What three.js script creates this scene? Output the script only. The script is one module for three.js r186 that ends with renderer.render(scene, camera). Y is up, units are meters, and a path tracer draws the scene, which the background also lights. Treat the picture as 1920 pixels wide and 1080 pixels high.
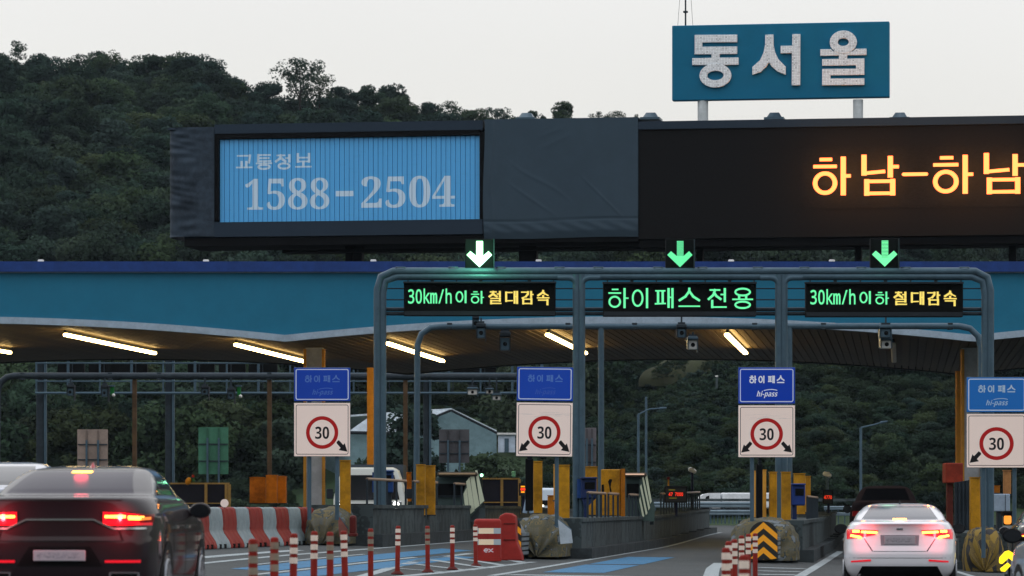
import * as THREE from 'three';
import { mergeGeometries, mergeVertices, toCreasedNormals } from 'three/addons/utils/BufferGeometryUtils.js';
import { RoundedBoxGeometry } from 'three/addons/geometries/RoundedBoxGeometry.js';
import { RectAreaLightUniformsLib } from 'three/addons/lights/RectAreaLightUniformsLib.js';
RectAreaLightUniformsLib.init();

// ------------------------------------------------------------------ camera, sky, sun, exposure
const scene = new THREE.Scene();
const FPX = 7000, HZ = 952, EYE = 1.2;                       // focal length and horizon row of a 1920 x 1080 frame
const camera = new THREE.PerspectiveCamera(2 * Math.atan(540 / FPX) * 180 / Math.PI, 16 / 9, 1, 4000);
camera.position.set(0, EYE, 0);
camera.lookAt(0, EYE, -10);
camera.setViewOffset(1920, 1080, 0, 540 - HZ, 1920, 1080);
camera.focus = 100; camera.userData.fStop = 4;
const renderer = new THREE.WebGLRenderer({ antialias: true });
renderer.toneMapping = THREE.LinearToneMapping;
renderer.toneMappingExposure = 1;
renderer.shadowMap.enabled = true;
{ // overcast evening sky: pale and a little warm near the horizon, brighter and cooler overhead
  const w = 1024, h = 512, d = new Float32Array(w * h * 4), wob = (a, e) => Math.sin(a * 9 + 3 * Math.sin(e * 14)) * Math.sin(e * 31 + 2 * Math.sin(a * 7)) + 0.6 * Math.sin(a * 23 + e * 40) * Math.sin(e * 67 - a * 11);
  for (let j = 0; j < h; j++) for (let i = 0; i < w; i++) {
    const el = ((j + 0.5) / h - 0.5) * Math.PI, s = Math.max(0, Math.sin(el)), k = Math.max(0, (s - 0.1) / 0.9);
    const L = (0.82 + 0.72 * Math.pow(k, 0.85)) * (1 + 0.02 * wob(i / w * 6.2832, el)), c = Math.min(1, s / 0.2), o = (j * w + i) * 4;
    d[o] = L * (1.085 - 0.1 * c); d[o + 1] = L * (1.05 - 0.05 * c); d[o + 2] = L * (0.945 + 0.075 * c + 0.05 * k); d[o + 3] = 1;
    if (el < -0.02) { d[o] = d[o + 1] = d[o + 2] = 0.2; }
  }
  const t = new THREE.DataTexture(d, w, h, THREE.RGBAFormat, THREE.FloatType);
  t.mapping = THREE.EquirectangularReflectionMapping; t.magFilter = t.minFilter = THREE.LinearFilter; t.needsUpdate = true;
  scene.background = t; scene.environment = t;
}
const sun = new THREE.DirectionalLight(new THREE.Color(1, 0.93, 0.84), 0.5);
sun.position.set(-90, 110, -230); sun.target.position.set(0, 0, -100); scene.add(sun, sun.target);
sun.castShadow = true; sun.shadow.radius = 30;
Object.assign(sun.shadow.camera, { left: -120, right: 120, top: 120, bottom: -120, far: 500 });

// ------------------------------------------------------------------ helpers
let seed = 7;
const rnd = () => { seed = (seed + 0x6d2b79f5) | 0; let t = Math.imul(seed ^ (seed >>> 15), 1 | seed); t = (t + Math.imul(t ^ (t >>> 7), 61 | t)) ^ t; return ((t ^ (t >>> 14)) >>> 0) / 4294967296; };
const rr = (a, b) => a + (b - a) * rnd();
const clamp = (v, a, b) => Math.min(b, Math.max(a, v)), lerp = (a, b, t) => a + (b - a) * t;
const sst = (a, b, x) => { const t = clamp((x - a) / (b - a), 0, 1); return t * t * (3 - 2 * t); };
const pw = (x, xs, ys) => { if (x <= xs[0]) return ys[0]; for (let i = 1; i < xs.length; i++) if (x <= xs[i]) return lerp(ys[i - 1], ys[i], (x - xs[i - 1]) / (xs[i] - xs[i - 1])); return ys[ys.length - 1]; };
const TAN = 730 / FPX, TH = Math.atan(TAN);                  // the lanes run 6 degrees to the right of the view
const laneX = (x0, D) => x0 + TAN * D;
function gy(x, D) {                                          // height of the carriageway: cross fall in front of the islands, level beyond
  const near = -0.025 * clamp(x, -15, 15), x0 = x - TAN * D;
  const b = pw(x0, [-13.4, -8.3, -3.1, 2.2], [0.32, 0, -0.05, -0.38]), f = sst(110, 150, D);
  return lerp(near, b * (1 - f) + 0.2 * f, sst(45, 75, D));
}
const at = (px, py, D) => new THREE.Vector3((px - 960) / FPX * D, EYE - (py - HZ) / FPX * D, -D);
const xa = (px, D) => (px - 960) / FPX * D, ya = (py, D) => EYE - (py - HZ) / FPX * D;
function onGround(px, py) {                                  // the point of the carriageway seen at a pixel
  let lo = 20, hi = 400;
  for (let i = 0; i < 40; i++) { const D = (lo + hi) / 2, p = at(px, py, D); if (p.y > gy(p.x, D)) lo = D; else hi = D; }
  const p = at(px, py, lo); p.y = gy(p.x, lo); return p;
}
const names = new Map();
const numbered = (n) => { const k = (names.get(n) || 0); names.set(n, k + 1); return k ? n + '_' + String(k).padStart(3, '0') : n; };
function tag(o, label, category, group, kind) { if (label) o.userData.label = label; if (category) o.userData.category = category; if (group) o.userData.group = group; if (kind) o.userData.kind = kind; return o; }
function thing(name, label, category, pos = [0, 0, 0], turn = 0, group) {
  const o = new THREE.Group(); o.name = numbered(name); scene.add(o);
  if (pos.isVector3) o.position.copy(pos); else o.position.set(...pos);
  o.rotation.y = turn; o.updateMatrix(); return tag(o, label, category, group);
}
const clean = (g) => { g = g.index ? g.toNonIndexed() : g; for (const k of Object.keys(g.attributes)) if (!['position', 'normal', 'uv'].includes(k)) g.deleteAttribute(k); g.clearGroups(); if (!g.attributes.uv) g.setAttribute('uv', new THREE.BufferAttribute(new Float32Array(g.attributes.position.count * 2), 2)); g.morphAttributes = {}; return g; };
const merge = (gs) => gs.length === 1 ? clean(gs[0]) : mergeGeometries(gs.map(clean));
function boxUV(g) {                                          // uv in metres, from the side each face looks to
  const p = g.attributes.position, n = g.attributes.normal, uv = new Float32Array(p.count * 2);
  for (let i = 0; i < p.count; i++) {
    const ax = Math.abs(n.getX(i)), ay = Math.abs(n.getY(i)), az = Math.abs(n.getZ(i)), x = p.getX(i), y = p.getY(i), z = p.getZ(i);
    const [u, v] = ay > ax && ay > az ? [x, z] : ax > az ? [z, y] : [x, y];
    uv[i * 2] = u; uv[i * 2 + 1] = v;
  }
  g.setAttribute('uv', new THREE.BufferAttribute(uv, 2)); return g;
}
// world = true: geometry is in world coordinates and is moved into its parent's frame
function mesh(name, gs, m, parent, world = true, keepUV = false) {
  const g = merge(Array.isArray(gs) ? gs : [gs]);
  if (!keepUV) boxUV(g);
  if (world && parent && parent !== scene) {
    let M = parent.matrix.clone(), q = parent.parent; parent.updateMatrix(); M = parent.matrix.clone();
    while (q && q !== scene) { q.updateMatrix(); M.premultiply(q.matrix); q = q.parent; }
    g.applyMatrix4(M.invert());
  }
  const o = new THREE.Mesh(g, m); o.name = parent && parent !== scene ? name : numbered(name);
  o.castShadow = o.receiveShadow = true; (parent || scene).add(o); return o;
}
const bx = (w, h, d, x, y, z, ry = 0, rx = 0, rz = 0) => { const g = new THREE.BoxGeometry(w, h, d); if (rx) g.rotateX(rx); if (rz) g.rotateZ(rz); if (ry) g.rotateY(ry); return g.translate(x, y, z); };
const rb = (w, h, d, r, x, y, z) => new RoundedBoxGeometry(w, h, d, 2, Math.min(r, w / 2.01, h / 2.01, d / 2.01)).translate(x, y, z);
// a box whose front face fills a pixel rectangle at distance D and which goes back by dep
const rect = (x0, y0, x1, y1, D, dep = 0.1, round = 0) => { const a = at(x0, y1, D), b = at(x1, y0, D); return (round ? rb : (w, h, d, r, x, y, z) => bx(w, h, d, x, y, z))(b.x - a.x, b.y - a.y, dep, round, (a.x + b.x) / 2, (a.y + b.y) / 2, -D - dep / 2); };
function tube(pts, r, seg = 10, n = 0, closed = false) {
  const v = pts.map((p) => p.isVector3 ? p : new THREE.Vector3(...p));
  const path = new THREE.CurvePath();
  if (n) return new THREE.TubeGeometry(new THREE.CatmullRomCurve3(v, closed, 'centripetal'), n, r, seg, closed);
  const gs = [];
  for (let i = 1; i < v.length; i++) gs.push(bar(v[i - 1], v[i], r, seg));
  return gs.length === 1 ? gs[0] : mergeGeometries(gs.map(clean));
}
function bar(a, b, r, seg = 10, r2 = r) {
  const d = b.clone().sub(a), g = new THREE.CylinderGeometry(r2, r, d.length(), seg);
  g.applyQuaternion(new THREE.Quaternion().setFromUnitVectors(new THREE.Vector3(0, 1, 0), d.clone().normalize()));
  return g.translate((a.x + b.x) / 2, (a.y + b.y) / 2, (a.z + b.z) / 2);
}
// pipe through pixels at distance D, its corners rounded with a radius of rad pixels
function pipe(px, D, r, rad = 0, seg = 12) {
  const pts = px.map(([x, y]) => at(x, y, D));
  if (!rad) return tube(pts, r, seg);
  const R = rad / FPX * D, path = new THREE.CurvePath(); let cur = pts[0];
  for (let i = 1; i < pts.length - 1; i++) {
    const a = pts[i].clone().add(pts[i - 1].clone().sub(pts[i]).setLength(R)), b = pts[i].clone().add(pts[i + 1].clone().sub(pts[i]).setLength(R));
    path.add(new THREE.LineCurve3(cur, a)); path.add(new THREE.QuadraticBezierCurve3(a, pts[i], b)); cur = b;
  }
  path.add(new THREE.LineCurve3(cur, pts[pts.length - 1]));
  return new THREE.TubeGeometry(path, 90, r, seg);
}
function prism(poly, dep, z = 0) { const s = new THREE.Shape(poly.map(([x, y]) => new THREE.Vector2(x, y))); return new THREE.ExtrudeGeometry(s, { depth: dep, bevelEnabled: false }).translate(0, 0, z); }
const lathe = (pts, seg = 20) => new THREE.LatheGeometry(pts.map(([r, y]) => new THREE.Vector2(r, y)), seg);

// ------------------------------------------------------------------ procedural textures and materials
function vnoise(n, per, sd) {                                // tiling value noise
  const g = new Float32Array(per * per); let s = sd * 7919 + 13;
  for (let i = 0; i < g.length; i++) { s = (Math.imul(s, 1664525) + 1013904223) | 0; g[i] = (s >>> 8) / 16777216; }
  const o = new Float32Array(n * n);
  for (let y = 0; y < n; y++) for (let x = 0; x < n; x++) {
    const fx = x / n * per, fy = y / n * per, ix = Math.floor(fx), iy = Math.floor(fy), tx = fx - ix, ty = fy - iy, sx = tx * tx * (3 - 2 * tx), sy = ty * ty * (3 - 2 * ty);
    const G = (i, j) => g[((j + per) % per) * per + (i + per) % per];
    o[y * n + x] = lerp(lerp(G(ix, iy), G(ix + 1, iy), sx), lerp(G(ix, iy + 1), G(ix + 1, iy + 1), sx), sy);
  }
  return o;
}
function fbm(n, layers, sd) { const o = new Float32Array(n * n); let w = 0; layers.forEach(([per, a], k) => { const v = vnoise(n, per, sd + k); w += a; for (let i = 0; i < o.length; i++) o[i] += v[i] * a; }); for (let i = 0; i < o.length; i++) o[i] /= w; return o; }
function noiseTex(n, layers, sd, f, metres) {
  const v = fbm(n, layers, sd), d = new Uint8Array(n * n * 4);
  for (let i = 0; i < n * n; i++) { const c = f(v[i], i % n, (i / n) | 0); d[i * 4] = c[0] * 255; d[i * 4 + 1] = c[1] * 255; d[i * 4 + 2] = c[2] * 255; d[i * 4 + 3] = 255; }
  const t = new THREE.DataTexture(d, n, n); t.wrapS = t.wrapT = THREE.RepeatWrapping; t.magFilter = THREE.LinearFilter; t.minFilter = THREE.LinearMipmapLinearFilter; t.generateMipmaps = true; t.repeat.set(1 / metres, 1 / metres); t.needsUpdate = true; return t;
}
const grey = (a, b) => (v) => { const c = clamp(a + (b - a) * clamp((v - 0.25) * 2, 0, 1), 0, 1); return [c, c, c]; };
const T = {
  wear: noiseTex(256, [[5, 1], [13, 0.8], [37, 0.6], [90, 0.5]], 1, grey(0.72, 1), 2.6),
  smooth: noiseTex(256, [[6, 1], [17, 0.7], [70, 0.5]], 3, grey(0.9, 1), 5.3),
  dirt: noiseTex(256, [[4, 1], [11, 1], [30, 0.8], [100, 0.6]], 5, grey(0.45, 1), 3.1),
  stain: noiseTex(256, [[7, 1], [19, 1], [61, 0.7]], 9, (v) => { const c = v > 0.56 ? 0.55 + rnd() * 0.1 : 0.9 + 0.1 * v; return [c, c, c * 0.97]; }, 4.2),
  rough: noiseTex(256, [[9, 1], [31, 1], [90, 0.7]], 15, grey(0.55, 1), 1.7),
  grain: noiseTex(256, [[64, 1], [128, 1]], 21, grey(0, 1), 0.5),
  asphalt: noiseTex(512, [[3, 0.7], [9, 0.6], [40, 0.5], [170, 1], [256, 1]], 31, grey(0.55, 1), 7),
};
const lin = (v) => { v /= 255; return v <= 0.04045 ? v / 12.92 : Math.pow((v + 0.055) / 1.055, 2.4); };
// a surface's own colour, from its sRGB look under even light
const col = (r, g, b) => new THREE.Color().setRGB(lin(r), lin(g), lin(b));
const std = (c, rough = 0.7, o = {}) => new THREE.MeshPhysicalMaterial({ color: c, roughness: rough, specularIntensity: rough >= 0.5 ? 0.35 : 1, ...o });
const glow = (r, g, b, base = 0x111111) => new THREE.MeshStandardMaterial({ color: base, emissive: new THREE.Color().setRGB(r, g, b), emissiveIntensity: 1, roughness: 0.4 });
const M = {
  steel: std(col(74, 96, 110), 0.55, { map: T.wear, metalness: 0.25, roughnessMap: T.rough }),
  steelDark: std(col(48, 58, 66), 0.6, { map: T.dirt, metalness: 0.2 }),
  darkGrey: std(col(36, 42, 48), 0.7, { map: T.wear }),
  black: std(col(15, 16, 18), 0.75, { map: T.wear, specularIntensity: 0.15 }),
  rubber: std(col(24, 24, 25), 0.9),
  yellow: std(col(190, 136, 24), 0.6, { map: T.dirt, roughnessMap: T.rough }),
  orange: std(col(184, 112, 12), 0.65, { map: T.dirt }),
  mustard: std(col(204, 146, 56), 0.6, { map: T.wear }),
  concrete: std(col(70, 80, 84), 0.92, { map: T.stain }),
  kerb: std(col(62, 69, 72), 0.92, { map: T.dirt, bumpMap: T.grain, bumpScale: 0.004 }),
  red: std(col(152, 42, 36), 0.55, { map: T.wear }),
  redDark: std(col(84, 22, 18), 0.6, { map: T.wear }),
  white: std(col(225, 226, 224), 0.6, { map: T.wear }),
  sheetingPlain: std(col(238, 224, 208), 0.45),
  blue: std(col(30, 68, 128), 0.5, { map: T.wear }),
  navy: std(col(24, 30, 56), 0.7, { map: T.wear }),
};
function canvasTex(w, h, draw) { const c = document.createElement('canvas'); c.width = w; c.height = h; const x = c.getContext('2d'); draw(x, w, h); const t = new THREE.CanvasTexture(c); t.colorSpace = THREE.SRGBColorSpace; t.anisotropy = 8; return t; }

// ------------------------------------------------------------------ Hangul syllables as strokes in a 100 x 100 square
const GL = {
  하: ['L20,7,52,7', 'L4,25,64,25', 'O34,68,25,25', 'L80,0,80,100', 'L80,50,99,50'],
  이: ['O34,50,27,38', 'L86,0,86,100'],
  패: ['L4,14,58,14', 'L19,14,19,76', 'L43,14,43,76', 'L2,78,60,76', 'L74,0,74,98', 'L94,0,94,100', 'L74,46,94,46'],
  스: ['L50,4,50,16,32,42,6,60', 'L50,16,68,42,94,60', 'L0,90,100,90'],
  전: ['L6,10,62,10', 'L34,10,26,34,3,54', 'L32,26,42,40,62,54', 'L62,32,84,32', 'L84,0,84,70', 'L20,64,20,94,90,94'],
  용: ['O50,20,35,17', 'L33,36,33,54', 'L67,36,67,54', 'L0,56,100,56', 'O50,83,35,16'],
  절: ['L6,7,60,7', 'L33,7,26,26,4,42', 'L33,20,44,32,60,42', 'L60,23,84,23', 'L84,0,84,48', 'L14,57,84,57,84,75,16,75,16,95,92,95'],
  대: ['L56,12,9,12,9,76,58,74', 'L75,0,75,98', 'L95,0,95,100', 'L75,44,95,44'],
  감: ['L6,9,56,9,54,24,40,42,10,54', 'L80,0,80,54', 'L80,27,100,27', 'L19,63,82,63,82,96,19,96,19,63'],
  속: ['L50,0,46,12,12,34', 'L50,8,60,20,88,34', 'L50,32,50,52', 'L0,53,100,53', 'L14,70,84,70,84,102'],
  남: ['L11,2,11,44,60,40', 'L78,0,78,56', 'L78,28,100,28', 'L18,65,84,65,84,96,18,96,18,65'],
  교: ['L10,7,84,7,78,52', 'L34,42,34,86', 'L62,42,62,86', 'L0,87,100,87'],
  통: ['L88,4,15,4,15,46,90,46', 'L15,25,84,25', 'L50,46,50,60', 'L0,61,100,61', 'O50,85,35,14'],
  정: ['L6,8,60,8', 'L33,8,26,30,4,48', 'L33,22,44,36,60,48', 'L60,27,84,27', 'L84,0,84,58', 'O52,81,33,18'],
  보: ['L16,2,16,52,84,52,84,2', 'L16,26,84,26', 'L50,52,50,86', 'L0,88,100,88'],
  '-': ['L0,48,100,48'],
};
function glyph(x, ch, X, Y, W, H, lw, lv = lw) {               // lw: horizontal pen, lv: vertical pen, in canvas pixels
  for (const s of GL[ch]) {
    const n = s.slice(1).split(',').map(Number);
    x.beginPath();
    if (s[0] === 'O') { x.lineWidth = (lw + lv) / 2; x.ellipse(X + n[0] / 100 * W, Y + n[1] / 100 * H, n[2] / 100 * W, n[3] / 100 * H, 0, 0, 7); x.stroke(); continue; }
    x.lineJoin = 'miter'; x.lineCap = 'butt';
    for (let i = 2; i < n.length; i += 2) {
      const vert = Math.abs(n[i + 1] - n[i - 1]) > Math.abs(n[i] - n[i - 2]) * 0.5; x.lineWidth = vert ? lv : lw; x.lineCap = n.length > 4 ? 'square' : 'butt';
      x.beginPath(); x.moveTo(X + n[i - 2] / 100 * W, Y + n[i - 1] / 100 * H); x.lineTo(X + n[i] / 100 * W, Y + n[i + 1] / 100 * H); x.stroke();
    }
  }
}
// a flat face with its own print: quad over a pixel rectangle at distance D, d in front
function face(x0, y0, x1, y1, D) { const a = at(x0, y1, D), b = at(x1, y0, D), g = new THREE.PlaneGeometry(b.x - a.x, b.y - a.y); return g.translate((a.x + b.x) / 2, (a.y + b.y) / 2, -D); }

// ------------------------------------------------------------------ ground, hill, road
const topRow = (px) => pw(px, [-700, -200, 0, 200, 400, 470, 560, 640, 760, 900, 1040, 1150, 1300, 1600, 1900, 2300, 3000], [240, 205, 172, 180, 196, 240, 250, 246, 268, 292, 300, 306, 370, 470, 560, 620, 700]);
function hillY(x, D) {
  const px = 960 + x / 450 * FPX, top = (HZ - topRow(px)) / FPX * 450 + EYE, d0 = pw(px, [600, 1000, 1200, 1700], [238, 225, 204, 200]);
  const t = (D - d0) / (450 - d0), lumps = 0.5 * Math.sin(x * 0.23 + D * 0.11) + 0.4 * Math.sin(x * 0.41 - D * 0.19);
  return t <= 0 ? 0 : (top * (t < 1 ? Math.pow(t, 0.97) : Math.max(0.35, 1 - (t - 1) * 0.35)) + lumps * Math.min(1, t * 4)) ;
}
const plaza = (x, D) => 1 - Math.max(sst(26, 40, Math.abs(x - TAN * D + 6)), sst(205, 225, D));
const groundY = (x, D) => lerp(hillY(x, D) - 0.1 + (D > 150 ? 0.2 : 0), gy(x, D) - 0.06, plaza(x, D));
function sheet(xs, ds, f) {
  const p = [], idx = [], W = xs.length;
  for (const D of ds) for (const x of xs) p.push(x, f(x, D), -D);
  for (let j = 0; j < ds.length - 1; j++) for (let i = 0; i < W - 1; i++) { const a = j * W + i; idx.push(a, a + 1, a + W, a + 1, a + W + 1, a + W); }
  const g = new THREE.BufferGeometry(); g.setAttribute('position', new THREE.Float32BufferAttribute(p, 3)); g.setIndex(idx); g.computeVertexNormals(); return g;
}
const steps = (list) => { const o = []; for (const [a, b, n] of list) for (let i = 0; i < n; i++) o.push(lerp(a, b, i / n)); o.push(list[list.length - 1][1]); return o; };
T.soil = noiseTex(256, [[4, 1], [12, 1], [40, 1], [110, 0.8]], 41, (v) => [0.6 + 0.5 * (v - 0.5), 0.62 + 0.7 * (v - 0.4), 0.5 + 0.4 * (v - 0.5)], 9);
scene.fog = new THREE.FogExp2(new THREE.Color(0.66, 0.84, 1.0), 0.000055);
const grassMat = std(new THREE.Color(0.036, 0.06, 0.036), 1, { map: T.soil });
tag(mesh('ground', sheet(steps([[-1500, -160, 14], [-160, 160, 160], [160, 1500, 14]]), steps([[-300, 10, 6], [10, 190, 30], [190, 470, 110], [470, 1600, 18]]), groundY), grassMat), null, null, null, 'structure');
const roadMat = std(new THREE.Color(0.066, 0.076, 0.08), 0.82, { map: T.asphalt, bumpMap: T.grain, bumpScale: 0.003 });
const roadXs = steps([[-44, -24, 10], [-24, 24, 96], [24, 44, 10]]), roadDs = steps([[14, 60, 46], [60, 130, 100], [130, 214, 40]]);
{ // the carriageway follows the lanes
  const g = sheet(roadXs, roadDs, (x, D) => 0), p = g.attributes.position;
  for (let i = 0; i < p.count; i++) { const D = -p.getZ(i), x = p.getX(i) - 6 + TAN * D; p.setXYZ(i, x, gy(x, D), -D); }
  g.computeVertexNormals(); tag(mesh('road', g, roadMat), null, null, null, 'structure');
}
// painted areas: a quad on the ground between ground points, cut fine so that it follows the surface
function paintQuad(a, b, c, d, n = 14, m = 4, lift = 0.006) {
  const p = [], idx = [];
  for (let j = 0; j <= n; j++) for (let i = 0; i <= m; i++) {
    const u = i / m, v = j / n, x = lerp(lerp(a.x, b.x, u), lerp(d.x, c.x, u), v), z = lerp(lerp(a.z, b.z, u), lerp(d.z, c.z, u), v);
    p.push(x, gy(x, -z) + lift, z);
  }
  for (let j = 0; j < n; j++) for (let i = 0; i < m; i++) { const k = j * (m + 1) + i; idx.push(k, k + 1, k + m + 1, k + 1, k + m + 2, k + m + 1); }
  const cr = (b.x - a.x) * (d.z - a.z) - (b.z - a.z) * (d.x - a.x); if (cr > 0) idx.reverse();
  const g = new THREE.BufferGeometry(); g.setAttribute('position', new THREE.Float32BufferAttribute(p, 3)); g.setIndex(idx); g.computeVertexNormals();
  return g;
}
function paintLine(px, w, lift) {                            // a stripe w metres wide through pixels of the picture's ground
  const pts = px.map((q) => onGround(q[0], q[1])), gs = [];
  for (let i = 1; i < pts.length; i++) {
    const a = pts[i - 1], b = pts[i], dx = b.x - a.x, dz = b.z - a.z, l = Math.hypot(dx, dz), nx = -dz / l * w / 2, nz = dx / l * w / 2;
    const V = (p, s) => new THREE.Vector3(p.x + nx * s, 0, p.z + nz * s);
    gs.push(paintQuad(V(a, 1), V(a, -1), V(b, -1), V(b, 1), Math.ceil(l / 1.2) + 2, 2, lift));
  }
  return gs;
}
function laneStripe(x0, d0, d1, w, lift) { const V = (o, D) => new THREE.Vector3(laneX(x0 + o, D), 0, -D); return paintQuad(V(-w / 2, d0), V(w / 2, d0), V(w / 2, d1), V(-w / 2, d1), Math.ceil((d1 - d0) / 1.2), 3, lift); }
T.paint = noiseTex(256, [[9, 0.6], [40, 0.8], [120, 1]], 51, (v) => { const c = v > 0.6 ? 0.55 : 0.85 + 0.15 * v; return [c, c, c]; }, 2.3);
const paintWhite = std(new THREE.Color(0.3, 0.35, 0.37), 0.7, { map: T.paint }), paintBlue = std(new THREE.Color(0.03, 0.15, 0.29), 0.7, { map: T.paint });
const marking = (gs, m = paintWhite) => tag(mesh('road_marking', gs, m), null, null, null, 'structure');
marking(laneStripe(-12.25, 62, 150, 0.16));                  // right foot of island one
marking([laneStripe(-10.95, 63, 92, 0.75), laneStripe(-9.9, 60, 84, 0.7)], paintBlue);
marking([laneStripe(-10.42, 60, 80, 0.14), laneStripe(-11.5, 66, 80, 0.1)]);
marking(laneStripe(-7.25, 66, 150, 0.17));                   // right foot of island two
marking([laneStripe(-6.15, 70, 79.5, 1.15), laneStripe(-6.15, 80.5, 92, 1.15)], paintBlue);
marking(paintLine([[955, 1078], [1180, 1082]], 0.9));
marking([...paintLine([[668, 1084], [740, 1063], [800, 1048], [884, 1038]], 0.2), ...paintLine([[730, 1083], [860, 1071], [1000, 1054]], 0.2)]);
marking([[742, 1066, 845, 1074], [775, 1058, 880, 1070], [806, 1050, 920, 1066], [845, 1045, 950, 1061], [940, 1046, 985, 1056]].flatMap((q) => paintLine([[q[0], q[1]], [q[2], q[3]]], 0.3, 0.01)));
marking([...paintLine([[1498, 1082], [1535, 1060], [1576, 1034]], 0.2)]);
marking([[1421, 1065, 1512, 1067], [1421, 1071, 1505, 1073], [1421, 1078, 1498, 1079]].flatMap((q) => paintLine([[q[0], q[1]], [q[2], q[3]]], 0.28, 0.01)));
marking(paintLine([[1332, 1083], [1337, 1066], [1350, 1056]], 0.28));
marking(paintLine([[1790, 1071], [1830, 1083]], 0.2));
marking(paintLine([[376, 1046], [460, 1039], [560, 1032]], 0.25));

// unseen slope added behind the camera to darken reflections and low front light
{
  const hx = steps([[-420, 420, 84]]), hd = steps([[90, 330, 40]]);
  const g = sheet(hx, hd, (x, D) => (D - 90) * 0.34 * (0.75 + 0.25 * Math.sin(x * 0.013 + 1)) + 3.5 * Math.abs(Math.sin(x * 0.31 + D * 0.21) * Math.cos(x * 0.17 - D * 0.33)) * Math.min(1, (D - 90) / 20) - 0.5);
  g.rotateY(Math.PI); tag(mesh('added_rear_slope', g, grassMat), null, null, null, 'structure');
}
// ------------------------------------------------------------------ trees
function crownGeo(R, H, blobs, leaves, leaf, gap) {
  const p = [], n = [], cs = [];
  for (let b = 0; b < blobs; b++) {
    const a = rnd() * 6.283, h = Math.pow(rnd(), 0.8), rad = R * Math.sqrt(rnd()) * Math.sqrt(Math.max(0.12, 1 - Math.pow(h * 1.9 - 0.9, 2))) * 0.95;
    cs.push([Math.cos(a) * rad, h * H, Math.sin(a) * rad, R * rr(0.2, 0.42)]);
  }
  const v = new THREE.Vector3(), u = new THREE.Vector3(), w = new THREE.Vector3();
  for (const [cx, cy, cz, br] of cs) for (let i = 0; i < leaves; i++) {
    v.set(rr(-1, 1), rr(-1, 1), rr(-1, 1)).normalize(); const rad = br * (gap + (1 - gap) * Math.sqrt(rnd()));
    const c = [cx + v.x * rad, cy + v.y * rad * 0.72, cz + v.z * rad];
    u.set(rr(-1, 1), rr(-0.6, 0.6), rr(-1, 1)).normalize(); w.copy(v).multiplyScalar(0.8).add(new THREE.Vector3(rr(-0.7, 0.7), rr(-0.2, 1), rr(-0.7, 0.7))).cross(u).normalize();
    const nn = u.clone().cross(w).normalize(); if (nn.dot(v) < 0) nn.negate(); nn.lerp(v, 0.5).normalize();
    const a = leaf * rr(0.6, 1.3), b = a * rr(0.45, 0.8);
    const P = (s, t) => [c[0] + u.x * a * s + w.x * b * t, c[1] + u.y * a * s + w.y * b * t, c[2] + u.z * a * s + w.z * b * t];
    p.push(...P(-1, 0), ...P(0, -1), ...P(1, 0), ...P(-1, 0), ...P(1, 0), ...P(0, 1));
    for (let k = 0; k < 6; k++) n.push(nn.x, nn.y, nn.z);
  }
  const g = new THREE.BufferGeometry(); g.setAttribute('position', new THREE.Float32BufferAttribute(p, 3)); g.setAttribute('normal', new THREE.Float32BufferAttribute(n, 3));
  g.userData = { cs }; return g;
}
function trunkGeo(g, drop) {
  const V = (x, y, z) => new THREE.Vector3(x, y, z), gs = [bar(V(0, -drop, 0), V(0.1, 0.6, 0), 0.17, 7, 0.13), bar(V(0.1, 0.6, 0), V(0, 2.6, 0.1), 0.13, 7, 0.07)];
  g.userData.cs.slice(0, 9).forEach(([x, y, z], i) => { const y0 = Math.min(y - 0.3, 0.2 + i * 0.25); gs.push(bar(V(0.05, y0, 0), V(x * 0.9, y, z * 0.9), 0.06, 5, 0.025)); });
  return boxUV(merge(gs));
}
const leafMat = (r, g, b) => new THREE.MeshPhysicalMaterial({ color: new THREE.Color().setRGB(r, g, b), roughness: 1, specularIntensity: 0, transmission: 0.3, thickness: 0, side: THREE.DoubleSide });
const leafMats = [leafMat(0.036, 0.06, 0.042), leafMat(0.045, 0.068, 0.04), leafMat(0.032, 0.055, 0.045)];
const barkMat = std(new THREE.Color(0.05, 0.043, 0.036), 0.95, { map: T.dirt });
const crowns = [crownGeo(3.1, 5.2, 34, 210, 0.17, 0.5), crownGeo(3.5, 4.6, 38, 200, 0.18, 0.45), crownGeo(2.5, 5.8, 32, 190, 0.16, 0.5), crownGeo(3.0, 4.2, 28, 210, 0.17, 0.5)];
const trunks = crowns.map((g) => trunkGeo(g, 3.4));
const sparse = [crownGeo(3.2, 5.6, 24, 95, 0.16, 0.3), crownGeo(3.4, 5, 22, 100, 0.16, 0.3), crownGeo(2.2, 6.2, 18, 90, 0.15, 0.3)];
const sparseTrunks = sparse.map((g) => trunkGeo(g, 3.4));
function tree(kind, v, m, pos, s, turn, label, group, name = 'tree') {
  const t = thing(name, label, 'tree', pos, turn, group); t.scale.setScalar(s);
  const [G, K] = kind === 'sparse' ? [sparse[v], sparseTrunks[v]] : [crowns[v], trunks[v]];
  const c = new THREE.Mesh(G, leafMats[m]); c.name = 'crown'; const k = new THREE.Mesh(K, barkMat); k.name = 'trunk';
  for (const o of [c, k]) { o.castShadow = o.receiveShadow = true; t.add(o); } return t;
}
const sky0 = 'trees along the crest of the wooded hill';
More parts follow.
